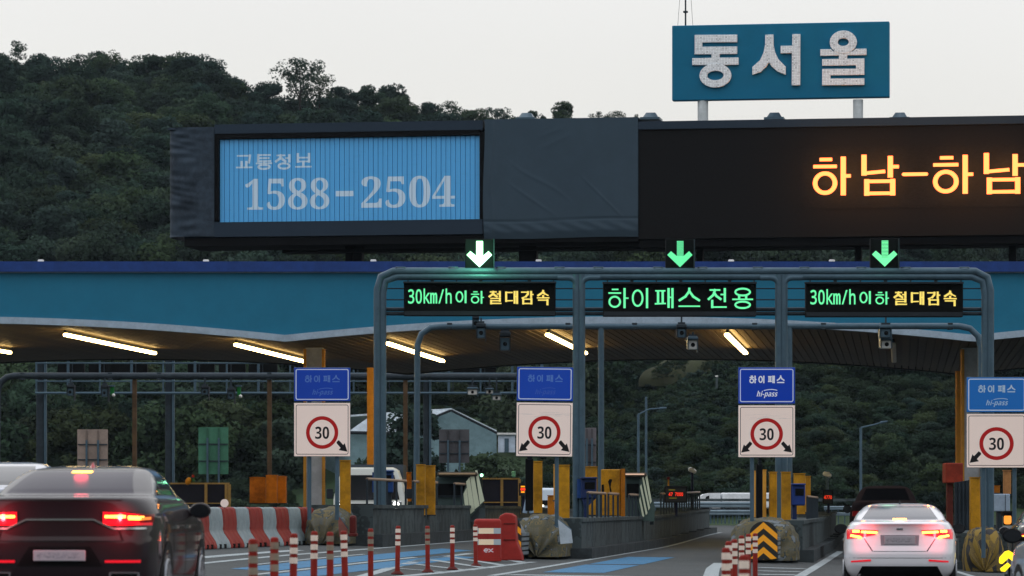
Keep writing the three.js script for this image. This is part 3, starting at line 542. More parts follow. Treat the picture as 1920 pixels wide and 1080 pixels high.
// ------------------------------------------------------------------ teal place-name sign above it
{
  const np = thing('place_name_sign', 'teal rectangular sign with three sparkling Korean letters on two white posts', 'sign', [BP.A.x, 0, BP.A.z], BP.turn);
  const [a, t] = BP.loc(1257, 44), [b] = BP.loc(1666, 38), bo = BP.loc(1460, 182.5)[1], tp = BP.loc(1460, 40.5)[1];
  mesh('panel', rb(b - a, tp - bo, 0.35, 0.03, (a + b) / 2, (tp + bo) / 2, -0.62), std(col(12, 104, 138), 0.55, { map: T.smooth }), np, false);
  for (const [x0, x1] of [[1304, 1324], [1597, 1616]]) mesh('post', (() => { const [u0] = BP.loc(x0, 0), [u1] = BP.loc(x1, 0), y1 = BP.loc(x0, 183)[1], y0 = BP.loc(x0, 226)[1]; return new THREE.CylinderGeometry((u1 - u0) / 2, (u1 - u0) / 2, y1 - y0, 20).translate((u0 + u1) / 2, (y0 + y1) / 2, -0.64); })(), std(col(206, 212, 214), 0.6, { map: T.wear }), np, false);
  // sequins: bright and dull discs in rows
  const seq = canvasTex(256, 256, (x, W) => { x.fillStyle = '#cdd3d8'; x.fillRect(0, 0, W, W); for (let i = 0; i < 16; i++) for (let j = 0; j < 16; j++) { const r = rnd(), v = r < 0.5 ? 255 : r < 0.6 ? 196 : 228 + rnd() * 22; x.fillStyle = `rgb(${v - 8},${v - 1},${v})`; x.beginPath(); x.arc(i * 16 + 8, j * 16 + 8, 6.6, 0, 7); x.fill(); } });
  seq.wrapS = seq.wrapT = THREE.RepeatWrapping; seq.repeat.set(1 / 0.8, 1 / 0.8);
  const sq = std(new THREE.Color(0.95, 0.95, 0.96), 0.35, { map: seq });
  // letters: outlines in zoomed picture units (3.692 per pixel from 1200, 0)
  const Z = (x, y) => BP.loc(1200 + x / 3.692, y / 3.692), V2 = (q) => new THREE.Vector2(...Z(...q));
  const poly = (pts, z) => { const g = new THREE.ExtrudeGeometry(new THREE.Shape(pts.map(V2)), { depth: 0.09, bevelEnabled: true, bevelSize: 0.008, bevelThickness: 0.008, bevelSegments: 1 }); return g.translate(0, 0, -0.435 + z); };
  const ring = (cx, cy, rx, ry, w, z) => { const [x, y] = Z(cx, cy), k = 1 / 3.692 / 59.8, s = new THREE.Shape(); s.absellipse(x, y, rx * k, ry * k, 0, Math.PI * 2, false, 0); const h = new THREE.Path(); h.absellipse(x, y, (rx - w) * k, (ry - w * 0.95) * k, 0, Math.PI * 2, true, 0); s.holes.push(h); return new THREE.ExtrudeGeometry(s, { depth: 0.09, bevelEnabled: true, bevelSize: 0.008, bevelThickness: 0.008, bevelSegments: 1, curveSegments: 40 }).translate(0, 0, -0.435 + z); };
  mesh('letter', [poly([[372, 234], [663, 232], [663, 280], [421, 283], [421, 316], [663, 314], [663, 362], [541, 363], [541, 392], [673, 391], [673, 437], [355, 440], [355, 396], [489, 393], [489, 364], [372, 365]], 0), ring(514, 514, 109, 82, 50, 0.012)], sq, np, false);
  mesh('letter', [poly([[862, 233], [915, 231], [916, 300], [926, 352], [950, 402], [1000, 452], [1000, 506], [945, 484], [905, 448], [886, 420], [866, 450], [828, 488], [772, 507], [772, 456], [826, 408], [850, 355], [861, 300]], 0), poly([[1050, 229], [1102, 228], [1101, 580], [1046, 581], [1047, 357], [969, 358], [969, 310], [1049, 309]], 0.01)], sq, np, false);
  mesh('letter', [ring(1402, 282, 92, 78, 52, 0.012), poly([[1244, 334], [1316, 333], [1330, 348], [1470, 348], [1486, 331], [1561, 329], [1561, 369], [1427, 371], [1427, 399], [1546, 397], [1546, 507], [1311, 510], [1311, 537], [1546, 535], [1546, 577], [1257, 580], [1257, 470], [1492, 468], [1492, 441], [1257, 444], [1257, 402], [1373, 400], [1373, 373], [1244, 376]], 0)], sq, np, false);
  const mast = thing('antenna_mast', 'thin antenna mast with guy wires rising behind the teal sign', 'antenna', [BP.A.x, 0, BP.A.z], BP.turn), [mu] = BP.loc(1279, 0), my0 = BP.loc(1279, 60)[1], my1 = BP.loc(1279, -160)[1];
  mesh('pole', [bar(new THREE.Vector3(mu, my0 - 1, -1), new THREE.Vector3(mu, my1, -1), 0.03, 8, 0.02), bx(0.14, 0.05, 0.14, mu, BP.loc(0, 41)[1], -1)], M.steelDark, mast, false);
  for (const [x0, x1] of [[1264, 1274], [1293, 1284]]) { const [p0, q0] = BP.loc(x0, 44), [p1, q1] = BP.loc(x1, -90); mesh('guy_wire', bar(new THREE.Vector3(p0, q0, -1), new THREE.Vector3(p1, q1, -1), 0.006, 5), M.steelDark, mast, false); }
}

// ------------------------------------------------------------------ front gantry with lane signs
const DG = 95.5;
{
  const g = thing('lane_gantry', 'grey double-pipe gantry standing across the three lanes in front of the canopy', 'gantry', [xa(1282, DG), 0, -DG]);
  const base = (px) => HZ + (EYE - gy(xa(px, DG), DG) + 0.3) / DG * FPX, R = 0.125;
  const spans = [[712.5, 1085], [1085, 1464.5], [1464.5, 1852]];
  const posts = [712.5, 1085.5, 1465, 1852];
  // outer frame of two pipes side by side, bent at its ends
  mesh('frame_pipe', pipe([[707.5, base(707)], [707.5, 508.5], [1857, 508.5], [1857, base(1857)]], DG, R * 0.75, 34), M.steel, g);
  mesh('frame_pipe', pipe([[717.5, base(717)], [717.5, 518.5], [1847, 518.5], [1847, base(1847)]], DG + 0.02, R * 0.75, 26), M.steel, g);
  for (const px of [1085.5, 1465]) for (const s of [-1, 1]) mesh('post', bar(at(px + s * 4.9, base(px), DG - 0.02), at(px + s * 4.9, 515, DG - 0.02), R * 0.75, 12), M.steel, g);
  for (const px of [1085.5, 1465]) for (const s of [-1, 1]) mesh('corner_bend', pipe([[px + s * 4.9, 560], [px + s * 4.9, 520.5], [px + s * 40, 520.5]], DG - 0.04, R * 0.6, 18), M.steel, g);
  spans.forEach(([a, b]) => {
    for (const y of [580, 588]) mesh('lower_rail', bar(at(a + 8, y, DG + 0.15), at(b - 8, y, DG + 0.15), 0.05, 8), M.steelDark, g);
    for (const y of [541, 562]) mesh('tie_rod', bar(at(a + 8, y, DG + 0.12), at(b - 8, y, DG + 0.12), 0.018, 6), M.steelDark, g);
  });
  for (const px of [751, 850, 939, 1049, 1122, 1234, 1317, 1421, 1508, 1615, 1698, 1808]) mesh('cap_ring', new THREE.TorusGeometry(0.12, 0.015, 6, 18).rotateX(Math.PI / 2).translate(xa(px, DG), ya(501.5, DG), -DG), M.steel, g);
  for (const [a, b] of [[757, 1042], [1131, 1418], [1511, 1806]]) for (let i = 0; i < 7; i++) { const px = lerp(a + 8, b - 4, i / 6), w = i % 2 ? 3 : 1.2; mesh('hanger', rect(px - w, 522, px + w, 531, DG + 0.05, 0.08), M.steelDark, g); }
}
const ledTex = (draw) => canvasTex(1152, 256, (x, W, H) => { x.fillStyle = '#000'; x.fillRect(0, 0, W, H); draw(x, W, H); x.fillStyle = 'rgba(0,0,0,0.3)'; for (let i = 0; i < W; i += 8) x.fillRect(i, 0, 1.6, H); for (let j = 0; j < H; j += 8) x.fillRect(0, j, W, 1.6); });
const G1 = 'rgb(112,255,172)', Y1 = 'rgb(255,226,112)';
const ledSlow = ledTex((x, W, H) => {
  const k = W / 285, q = H / 63, Y = (y) => (y - 529.5) * q, X = (p) => (p - 757) * k;
  x.fillStyle = x.strokeStyle = G1; x.font = 'bold 100px monospace';
  '30km/h'.split('').forEach((c, i) => { x.save(); x.translate(X(764 + i * 14), Y(569)); x.scale(14.4 * k / 60, 27 * q / 76); x.fillText(c, 0, 0); x.restore(); });
  glyph(x, '이', X(854), Y(545), 22 * k, 24 * q, 10, 15); glyph(x, '하', X(882), Y(546), 26 * k, 24 * q, 9, 14);
  x.strokeStyle = Y1; '절대감속'.split('').forEach((c, i) => glyph(x, c, X(917 + i * 29.8), Y(546), 24 * k, 24.5 * q, 10, 16));
});
const ledPass = ledTex((x, W, H) => {
  const k = W / 287, q = H / 63, Y = (y) => (y - 530) * q, X = (p) => (p - 1131) * k; x.strokeStyle = G1;
  [['하', 1139, 40], ['이', 1184, 34], ['패', 1227, 36], ['스', 1272, 41], ['전', 1328, 37], ['용', 1373, 39]].forEach(([c, p, w]) => glyph(x, c, X(p), Y(540), w * k, 38 * q, 12, 18));
});
[[757, 1042, 529, 592, ledSlow, 'LED message board with green and yellow text, left of three on the gantry'], [1131, 1418, 530, 593, ledPass, 'LED message board with all-green large text, in the middle of the gantry'], [1511, 1806, 530, 594, ledSlow, 'LED message board with green and yellow text, right of three on the gantry']].forEach(([x0, x1, y0, y1, tex, label]) => {
  const t = thing('message_board', label, 'message board', [xa((x0 + x1) / 2, DG), ya(y1, DG), -DG + 0.35]);
  mesh('housing', rect(x0, y0, x1, y1, DG - 0.22, 0.34, 0.02), M.black, t);
  mesh('visor', rect(x0 - 1, y0 - 1.5, x1 + 1, y0 + 1.5, DG - 0.4, 0.3), M.darkGrey, t);
  mesh('lower_case', rect(x0 + 1, y1 - 9, x1 - 1, y1 - 1, DG - 0.25, 0.03), M.darkGrey, t);
  const f = face(x0 + 3, y0 + 2.5, x1 - 3, y1 - 10, DG - 0.226), uv = f.attributes.uv;
  for (let i = 0; i < 4; i++) uv.setXY(i, (uv.getX(i) * (x1 - x0 - 6) + 3) / (x1 - x0), (uv.getY(i) * (y1 - y0 - 12.5) + 10) / (y1 - y0));
  mesh('screen', f, new THREE.MeshPhysicalMaterial({ color: 0x0a0c0b, roughness: 0.75, specularIntensity: 0.12, emissive: new THREE.Color(1.35, 1.35, 1.35), emissiveMap: tex }), t, true, true);
});
[[899, 450, [1.7, 4.4, 2.3], 'overbright green lane arrow light above the left message board', 2], [1275, 450, [0.14, 0.95, 0.4], 'dotted green lane arrow light above the middle message board', 0.08], [1659, 449, [0.2, 1.1, 0.45], 'striped green lane arrow light above the right message board', 0.1]].forEach(([px, y0, e, label, I], n) => {
  const t = thing('lane_signal', label, 'lane signal', at(px, 503, DG - 0.1));
  mesh('housing', rect(px - 27, y0 - 2, px + 26, 503, DG - 0.05, 0.25, 0.02), M.black, t);
  mesh('side_visor', rect(px + 26.2, y0 - 2, px + 28, 502, DG - 0.25, 0.4), M.steelDark, t);
  const P = (x, y) => { const q = at(px + x, y0 + 2 + y, DG - 0.06); return [q.x, q.y]; };
  const cells = n ? 11 : 0, m = glow(...e, 0x0a0f0b);
  const outline = [[-6, 0], [6.5, 0], [6.5, 28], [17, 19], [23.5, 26], [0, 49], [-24, 26], [-17, 19], [-6, 28]].map(([x, y]) => P(x, y));
  mesh('arrow', prism(outline, 0.02, -DG + 0.052), m, t);
  if (n) { const bars = []; for (let k = 0; k < 12; k++) bars.push(n === 1 ? rect(px - 6 + k * 1.05, y0 + 3, px - 5.7 + k * 1.05, y0 + 30, DG - 0.076, 0.004) : rect(px - 6, y0 + 4 + k * 2.6, px + 6.4, y0 + 4.7 + k * 2.6, DG - 0.076, 0.004)); mesh('lamp_grid', bars, std(col(10, 40, 20), 0.6), t); }
  const L = new THREE.PointLight(new THREE.Color(0.25, 1, 0.5), I * 3); L.position.set(0, 0.32, 0.55); L.shadow.radius = 12; L.castShadow = true; L.name = 'lamp_light'; t.add(L);
});

// ------------------------------------------------------------------ inner pipe gantry and its cameras
const DI = 103.5;
{
  const g = thing('camera_gantry', 'round grey pipe gantry with bent ends under the canopy edge, carrying cameras', 'gantry', [xa(1310, DI), 0, -DI]);
  const base = (px) => HZ + (EYE - gy(xa(px, DI), DI) + 0.2) / DI * FPX;
  mesh('pipe', pipe([[780, base(780)], [783, 612], [1838, 611.5], [1847, base(1847)]], DI, 0.088, 42, 14), M.steel, g);
  for (const px of [1127, 1480]) mesh('post', bar(at(px, base(px), DI), at(px, 614, DI), 0.085, 12), M.steel, g);
  for (const px of [843, 1065, 1190, 1415, 1544, 1782]) mesh('clamp', rect(px - 5, 605, px + 5, 618, DI - 0.08, 0.2, 0.02), M.steelDark, g);
}
// a boxed roadside camera hung on a bracket: pixel of its shade, size in pixels
function camBox(px, y0, y1, w, D, label, group, o = {}) {
  const t = thing('lane_camera', label, 'camera', at(px, y0, D), 0, group), h = y1 - y0, white = o.light ? M.white : M.steel;
  mesh('bracket', [rect(px - 1.6 - (o.off || 0), (o.top || y0 - 12), px + 1.6 - (o.off || 0), y0 + 3, D, 0.06), rect(px - w * 0.42, y0 - 4, px + w * 0.42, y0, D - 0.04, 0.16)], M.steelDark, t);
  const b = mesh('housing', rect(px - w / 2, y0 + h * 0.3, px + w / 2, y1, D - 0.1, 0.42, 0.03), white, t); mesh('lens', lathe([[0, 0.03], [0.05, 0.03], [0.06, 0], [0.06, -0.02]], 14).rotateX(Math.PI / 2).translate(xa(px, D), ya(y0 + h * 0.66, D), -D + 0.1), M.black, b);
  mesh('sun_shade', [rect(px - w / 2 - 1.5, y0, px + w / 2 + 1.5, y0 + h * 0.24, D - 0.2, 0.6, 0.02), rect(px - w / 2 - 1.5, y0 + h * 0.2, px - w / 2 - 0.4, y1 - 1, D - 0.15, 0.5), rect(px + w / 2 + 0.3, y0 + h * 0.2, px + w / 2 + 1.4, y1 + (o.flap || 0), D - 0.15, 0.5)], o.shade || M.steelDark, t);
  return t;
}
camBox(892, 592, 614, 10, DI, 'left of two boxed cameras clustered on the pipe under the left board', null, { top: 588 });
camBox(902, 606, 634, 15, DI - 0.2, 'dark boxed camera hanging just under the pipe, below the left message board', null, { top: 596, flap: 6 });
camBox(947, 622, 657, 18, DI + 0.6, 'pale tilted camera with hood hanging lower, right of the first camera pair', null, { top: 612, flap: 4 });
camBox(1278, 608, 633, 16, DI - 0.1, 'grey camera box directly under the pipe, below the middle board', null, { light: 0, top: 590, flap: 6 });
camBox(1299, 631, 655, 17, DI + 0.7, 'bright white camera box under the planks, left of the steep strip light', null, { light: 1, top: 622, flap: 5, shade: M.steel });
camBox(1661, 609, 633, 20, DI - 0.1, 'grey camera box under the pipe, below the right board', null, { top: 590, shade: M.steel });
camBox(1662, 632, 653, 19, DI + 0.5, 'bright white camera box hanging beneath the right grey camera', null, { light: 1, shade: M.steel, top: 626 });

// ------------------------------------------------------------------ rear gantries beyond the canopy
{
  const D = 150, g = thing('rear_pipe_gantry', 'thin grey pipe gantry beyond the canopy on brown posts', 'gantry', [xa(480, D), 0, -D]);
  mesh('pipe', pipe([[-6, 940], [-4, 704.5], [968, 706.5]], D, 0.13, 34, 12), M.steelDark, g);
  const brown = std(col(92, 72, 52), 0.8, { map: T.dirt });
  for (const px of [252, 505, 760]) mesh('post', rect(px - 4, 708, px + 4, 945, D + 0.05, 0.2), brown, g);
  for (const px of [42, 206, 298, 505, 640]) mesh('clamp', rect(px - 4, 699, px + 4, 712, D - 0.1, 0.3), M.steelDark, g);
  const E = 156, h = thing('rear_truss_gantry', 'steel truss gantry with ladder rails beyond the canopy, behind the thin pipe gantry', 'gantry', [xa(530, E), 0, -E]);
  const rail = (y, r = 0.03) => bar(at(66, y, E), at(1006, y, E), r, 6);
  for (const y of [668, 681, 700, 715, 737]) mesh('truss_rail', rail(y, y === 737 ? 0.06 : 0.035), M.steel, h);
  for (let px = 68; px < 1010; px += 59.5) { const w = Math.round((px - 68) / 59.5) % 2 ? 2.4 : 1.6; mesh('upright', rect(px - w, 664, px + w, 738, E - 0.02, 0.08), M.steel, h); mesh('upright', rect(px + 7, 664, px + 8.6, 738, E + 0.4, 0.06), M.steelDark, h); }
  for (const [a, b] of [[108, 158], [166, 276], [352, 402], [410, 460], [466, 520], [560, 612], [720, 790], [850, 930]]) mesh('board_back', rect(a, 682.5, b, 699, E + 0.6, 0.3), M.black, h);
  for (const [px, w] of [[77, 19], [318, 17], [801, 15]]) { mesh('post', rect(px - w / 2, 668, px + w / 2 - 4, 945, E + 0.3, 0.5, 0.06), M.steelDark, h); mesh('post_highlight', rect(px + w / 2 - 4.2, 668, px + w / 2, 945, E + 0.24, 0.3), M.steel, h); }  // lighter strip paints the highlight down the right side of each post
  mesh('end_frame', [rect(973, 672, 977, 690, E + 0.1, 0.2), rect(1013, 672, 1019, 690, E + 0.1, 0.2), rect(973, 671, 1019, 674, E + 0.05, 0.3)], M.steel, h);
}
[[132, 722, 742, 11, 'dark camera, first from the left under the rear gantry'], [196, 722, 744, 11, 'dark camera left of the small green lamp under the rear gantry'], [384, 724, 740, 12, 'dark camera over the green sign back, left one'], [433, 728, 748, 11, 'dark camera over the green sign back, right one beside a green lamp'], [886, 726, 740, 18, 'pale wide camera under the rear gantry above the warehouse, left'], [931, 738, 750, 15, 'pale low camera under the rear gantry above the warehouse, right'], [918, 728, 738, 13, 'small grey camera between two pale ones above the warehouse roof']].forEach(([px, a, b, w, label], i) => camBox(px, a, b, w, 149.4, label, null, { light: i > 3, top: 708, flap: i < 4 ? 9 : 2, shade: i > 3 ? M.steel : M.darkGrey }));
[[210, 736, 'small green lamp under the rear gantry, left one'], [448, 738, 'small green lamp under the rear gantry, right one']].forEach(([px, y, label]) => {
  const t = thing('signal_lamp', label, 'lamp', at(px, y, 149.6)); mesh('body', rect(px - 3.5, 724, px + 3.5, y + 4, 149.7, 0.2, 0.02), std(col(20, 110, 50), 0.5), t); mesh('bracket', rect(px - 6, 722, px + 5, 724.6, 149.6, 0.2), M.steel, t); mesh('lens', new THREE.SphereGeometry(0.07, 12, 8).translate(xa(px + 3, 149.5), ya(y + 5, 149.5), -149.5), M.white, t);
});

// ------------------------------------------------------------------ backs of road signs, warehouse, lamps, guard rails and vehicles far beyond
[[145, 202, 805, 884, col(150, 134, 124), 'pale pinkish back of a road sign beyond the lanes, far left', 950], [372, 428, 801, 889, col(66, 118, 94), 'green-tinted back of a road sign between the left steel post and the speed sign', 906], [823, 880, 805, 868, col(78, 78, 82), 'brown-grey sign back in front of the warehouse gable', 890], [1093, 1118, 802, 892, col(104, 100, 104), 'narrow grey sign back behind the second gantry post', 900]].forEach(([a, b, c, d, k, label, foot]) => {
  const D = 168, w = b - a, t = thing('road_sign', label, 'road sign', at((a + b) / 2, foot, D));
  mesh('panel', rect(a, c, b, d, D + 0.1, 0.06), std(k, 0.6, { map: T.wear }), t);
  for (const f of [0.3, 0.68]) { mesh('stiffener', rect(a + w * f - 1.5, c + 2, a + w * f + 1.5, d, D + 0.04, 0.055), std(k.clone().multiplyScalar(0.5), 0.6), t); mesh('post', rect(a + w * f - 1.8, c + 20, a + w * f + 1.8, foot + 30, D - 0.07, 0.1), M.steel, t); }
  for (const f of [0.36, 0.72]) mesh('cross_bar', rect(a + 1, lerp(c, d, f) - 1, b - 1, lerp(c, d, f) + 1, D + 0.05, 0.04), M.steelDark, t);
});
{
  const D = 236, t = thing('warehouse', 'low warehouse with white sheet roof and grey gable among trees', 'building', at(800, 900, D)), wall = std(col(120, 148, 156), 0.8, { map: T.wear }), roof = std(col(214, 228, 240), 0.6, { map: T.wear });
  const q = (px, py, d) => at(px, py, d), tri = (pts) => { const p = []; for (let i = 1; i < pts.length - 1; i++) for (const k of [0, i, i + 1]) p.push(pts[k].x, pts[k].y, pts[k].z); const g = new THREE.BufferGeometry(); g.setAttribute('position', new THREE.Float32BufferAttribute(p, 3)); g.computeVertexNormals(); return g; };
  const gl = q(762, 803, D), gp = q(846, 772.5, D), gr = q(931, 814, D), bl = q(762, 905, D), br = q(931, 905, D), back = new THREE.Vector3(-10, 0, -24);
  const far = (p) => p.clone().add(back);
  mesh('wall', [tri([bl, br, gr, gp, gl]), tri([far(bl), bl, gl, far(gl)]), tri([br, far(br), far(gr), gr]), tri([far(gl), far(gp), far(gr), far(br), far(bl)])], wall, t);
  const up = new THREE.Vector3(0, 0.12, 0), slab = (a, b) => { const o = [a, b, far(b), far(a)].map((p) => p.clone().add(up)), u = o.map((p) => p.clone().add(up)); return [tri([o[3], o[2], o[1], o[0]]), tri(u), tri([o[0], o[1], u[1], u[0]]), tri([o[1], o[2], u[2], u[1]]), tri([o[2], o[3], u[3], u[2]]), tri([o[3], o[0], u[0], u[3]])]; };
  // the left slope reaches far to the left, as in a wide lean roof
  const ll = q(655, 808, D), lp = q(700, 776, D);
  mesh('roof', [tri([q(742, 811, D - 0.4), gp.clone().add(up).add(new THREE.Vector3(0.1, 0, 0.5)), lp, ll])], roof, t); mesh('roof', slab(gp, gr), roof, t);
  mesh('verge', [bar(gp.clone().add(new THREE.Vector3(0, 0.1, 0.55)), gr.clone().add(new THREE.Vector3(0.15, 0, 0.55)), 0.09, 6), bar(gp.clone().add(new THREE.Vector3(0, 0.1, 0.55)), q(742, 812, D - 0.5), 0.09, 6)], M.darkGrey, t);
  mesh('side_wall', tri([q(655, 905, D), q(742, 905, D), q(742, 812, D - 0.2), q(655, 810, D - 0.2)]), wall, t);
  mesh('eave', bar(q(655, 811, D - 0.6), q(742, 813, D - 0.6), 0.12, 6), M.darkGrey, t);
  mesh('vent_ring', new THREE.TorusGeometry(0.11, 0.025, 6, 18).translate(...q(787, 780, D - 0.8).toArray()), M.steelDark, t);
  const s = thing('shed', 'small white container shed right of the warehouse gable', 'shed', at(950, 845, 232)); mesh('wall', rect(934, 815, 966, 848, 232, 2.4), std(col(190, 205, 222), 0.6, { map: T.wear }), s); mesh('roof', rect(932, 811.5, 968, 814.8, 231.8, 2.8), M.white, s); mesh('door', rect(946, 822, 954, 848, 231.95, 0.04), M.steel, s);
}
[[[1197, 930], [1197, 777], [1218, 767], [1250, 765], 'single-arm street lamp on the bank beyond the booths'], [[1614, 945], [1614, 802], [1640, 796], [1664, 790], 'single-arm street lamp above the white sedan']].forEach(([a, b, c, d, label], i) => {
  const D = i ? 200 : 214, t = thing('street_lamp', label, 'street lamp', at(a[0], a[1], D)), P = (q) => at(q[0], q[1], D);
  mesh('pole', [bar(P(a), P(b), 0.075, 8), bar(P(b), P(c), 0.05, 6), bar(P(c), P([d[0] - 12, lerp(c[1], d[1], 0.6)]), 0.045, 6)], M.steel, t); mesh('lamp_head', bar(P([d[0] - 13, lerp(c[1], d[1], 0.6)]), P(d), 0.09, 6, 0.05), M.steel, t);
});
{ const D = 216, t = thing('utility_pole', 'tall thin grey pole beside the street lamp on the bank', 'pole', at(1212, 930, D)); mesh('pole', bar(at(1211.5, 930, D), at(1211.5, 744, D), 0.07, 8), M.steel, t); mesh('cross_arm', rect(1197, 769, 1212, 771, D, 0.08), M.steelDark, t); }
function guardRail(x0, x1, ys, D, label, pitch) {
  const t = thing('guard_rail', label, 'guard rail', at((x0 + x1) / 2, 985, D)), m = std(col(116, 136, 148), 0.45, { metalness: 0.3, map: T.wear });
  for (const [a, b] of ys) { const h = (b - a) / FPX * D, Y = ya((a + b) / 2, D), X0 = xa(x0, D), X1 = xa(x1, D), s = new THREE.Shape(); [[0, -h / 2], [-0.05, -h * 0.36], [-0.05, -h * 0.14], [0, 0], [-0.05, h * 0.14], [-0.05, h * 0.36], [0, h / 2], [0.02, h / 2], [0.02, -h / 2]].forEach(([x, y], i) => i ? s.lineTo(x, y) : s.moveTo(x, y)); mesh('rail', new THREE.ExtrudeGeometry(s, { depth: X1 - X0, bevelEnabled: false }).rotateY(Math.PI / 2).translate(X0, Y, -D), m, t); }
  for (let px = x0 + 3; px < x1; px += pitch) mesh('post', rect(px - 0.9, ys[0][0] + 1, px + 0.9, 982, D + 0.12, 0.1), M.steel, t);
}
guardRail(1226, 1412, [[941, 952]], 199, 'upper grey guard rail across the far end of the lanes', 26);
guardRail(1322, 1412, [[956, 966]], 194, 'lower grey guard rail with close white posts, beyond the second booth', 7);
guardRail(1545, 1625, [[949, 956], [961, 967]], 200, 'double guard rail beyond the right lane behind the white sedan', 12);
tag(mesh('barrier_wall', [rect(1180, 935, 1640, 940, 201.5, 0.4)], M.concrete), 'low pale concrete barrier far beyond the lanes, under the white truck', 'barrier');
{ // white box truck behind the rail
  const D = 204, t = thing('box_truck', 'white box truck passing behind the far guard rail', 'truck', at(1380, 956, D)), w = std(col(226, 232, 236), 0.4, { map: T.wear });
  mesh('cargo_box', rect(1354, 924, 1446, 953, D, 1.9, 0.08), w, t);
  const cab = [[1309, 953], [1309, 938], [1313, 931], [1320, 926.5], [1332, 924.5], [1351, 924], [1351, 953]].map(([x, y]) => [xa(x, D), ya(y, D)]);
  mesh('cab', prism(cab, 1.8, -D - 1.85), w, t); mesh('window', prism([[1322, 938], [1324, 931], [1330, 929], [1330, 938]].map(([x, y]) => [xa(x, D), ya(y, D)]), 0.02, -D - 0.055), M.black, t);
  mesh('chassis', rect(1312, 953, 1444, 957, D + 0.2, 1.4), M.black, t);
  for (const px of [1322, 1425]) mesh('wheel', new THREE.CylinderGeometry(0.32, 0.32, 0.25, 18).rotateX(Math.PI / 2).translate(xa(px, D), ya(959, D), -D - 0.1), M.rubber, t);
}
{ const D = 205, t = thing('delivery_van', 'white van seen between two yellow posts behind the second sign', 'van', at(1030, 965, D)), w = std(col(200, 214, 228), 0.4);
  mesh('body', rect(1006, 915, 1056, 956, D, 4, 0.15), w, t); mesh('windscreen', rect(1010, 938, 1034, 948, D - 0.06, 0.05, 0.02), M.black, t); for (const px of [1014, 1048]) mesh('wheel', new THREE.CylinderGeometry(0.35, 0.35, 0.3, 16).rotateZ(Math.PI / 2).translate(xa(px, D), ya(958, D), -D - 0.4), M.rubber, t);
  const l = mesh('headlight', new THREE.SphereGeometry(0.06, 10, 8).translate(xa(1018, D), ya(948, D), -D + 0.05), glow(2.5, 2.4, 2), t); }

// ------------------------------------------------------------------ lane signs
const SIGN = 86.4;
const blueTex = (r, g, b, A, B) => canvasTex(512, 320, (x, W, H) => {
  x.fillStyle = `rgb(${r},${g},${b})`; x.fillRect(0, 0, W, H); x.strokeStyle = 'rgba(225,228,238,0.9)'; x.lineWidth = 9; x.beginPath(); x.roundRect(17, 16, W - 34, H - 32, 16); x.stroke();
  x.strokeStyle = A; '하이패스'.split('').forEach((c, i) => glyph(x, c, 98 + i * 84, 72, [66, 56, 62, 66][i], 68, 11, 12));
  x.fillStyle = x.strokeStyle = B; x.save(); x.translate(160, 258); x.transform(1, 0, -0.28, 1, 0, 0); x.font = 'bold 66px sans-serif'; x.fillText('hi-pass', 0, 0, 190); x.restore(); x.lineWidth = 7; x.beginPath(); x.moveTo(230, 206); x.quadraticCurveTo(300, 186, 352, 204); x.stroke();
});
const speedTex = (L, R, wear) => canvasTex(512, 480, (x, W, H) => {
  x.fillStyle = 'rgb(254,232,220)'; x.fillRect(0, 0, W, H); x.fillStyle = 'rgba(150,150,160,0.16)'; if (wear) for (let i = 0; i < 26; i++) x.fillRect(rnd() * W, 80 + rnd() * 50, 30 + rnd() * 120, 1.5 + rnd() * 3);  // pink cast of red lamp light is put into the white sheeting colour
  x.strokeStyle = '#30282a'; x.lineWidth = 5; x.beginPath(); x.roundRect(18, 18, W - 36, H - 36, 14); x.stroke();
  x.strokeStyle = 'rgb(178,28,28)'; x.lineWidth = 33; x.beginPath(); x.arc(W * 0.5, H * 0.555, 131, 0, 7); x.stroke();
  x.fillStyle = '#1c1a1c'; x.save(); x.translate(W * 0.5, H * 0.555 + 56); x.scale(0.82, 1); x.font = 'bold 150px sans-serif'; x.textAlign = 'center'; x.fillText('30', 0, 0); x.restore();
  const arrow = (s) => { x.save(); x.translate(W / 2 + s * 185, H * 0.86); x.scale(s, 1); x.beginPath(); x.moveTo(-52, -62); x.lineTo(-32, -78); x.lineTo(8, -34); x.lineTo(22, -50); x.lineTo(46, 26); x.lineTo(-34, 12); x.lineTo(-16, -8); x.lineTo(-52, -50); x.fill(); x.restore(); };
  if (L) arrow(-1); if (R) arrow(1);
});
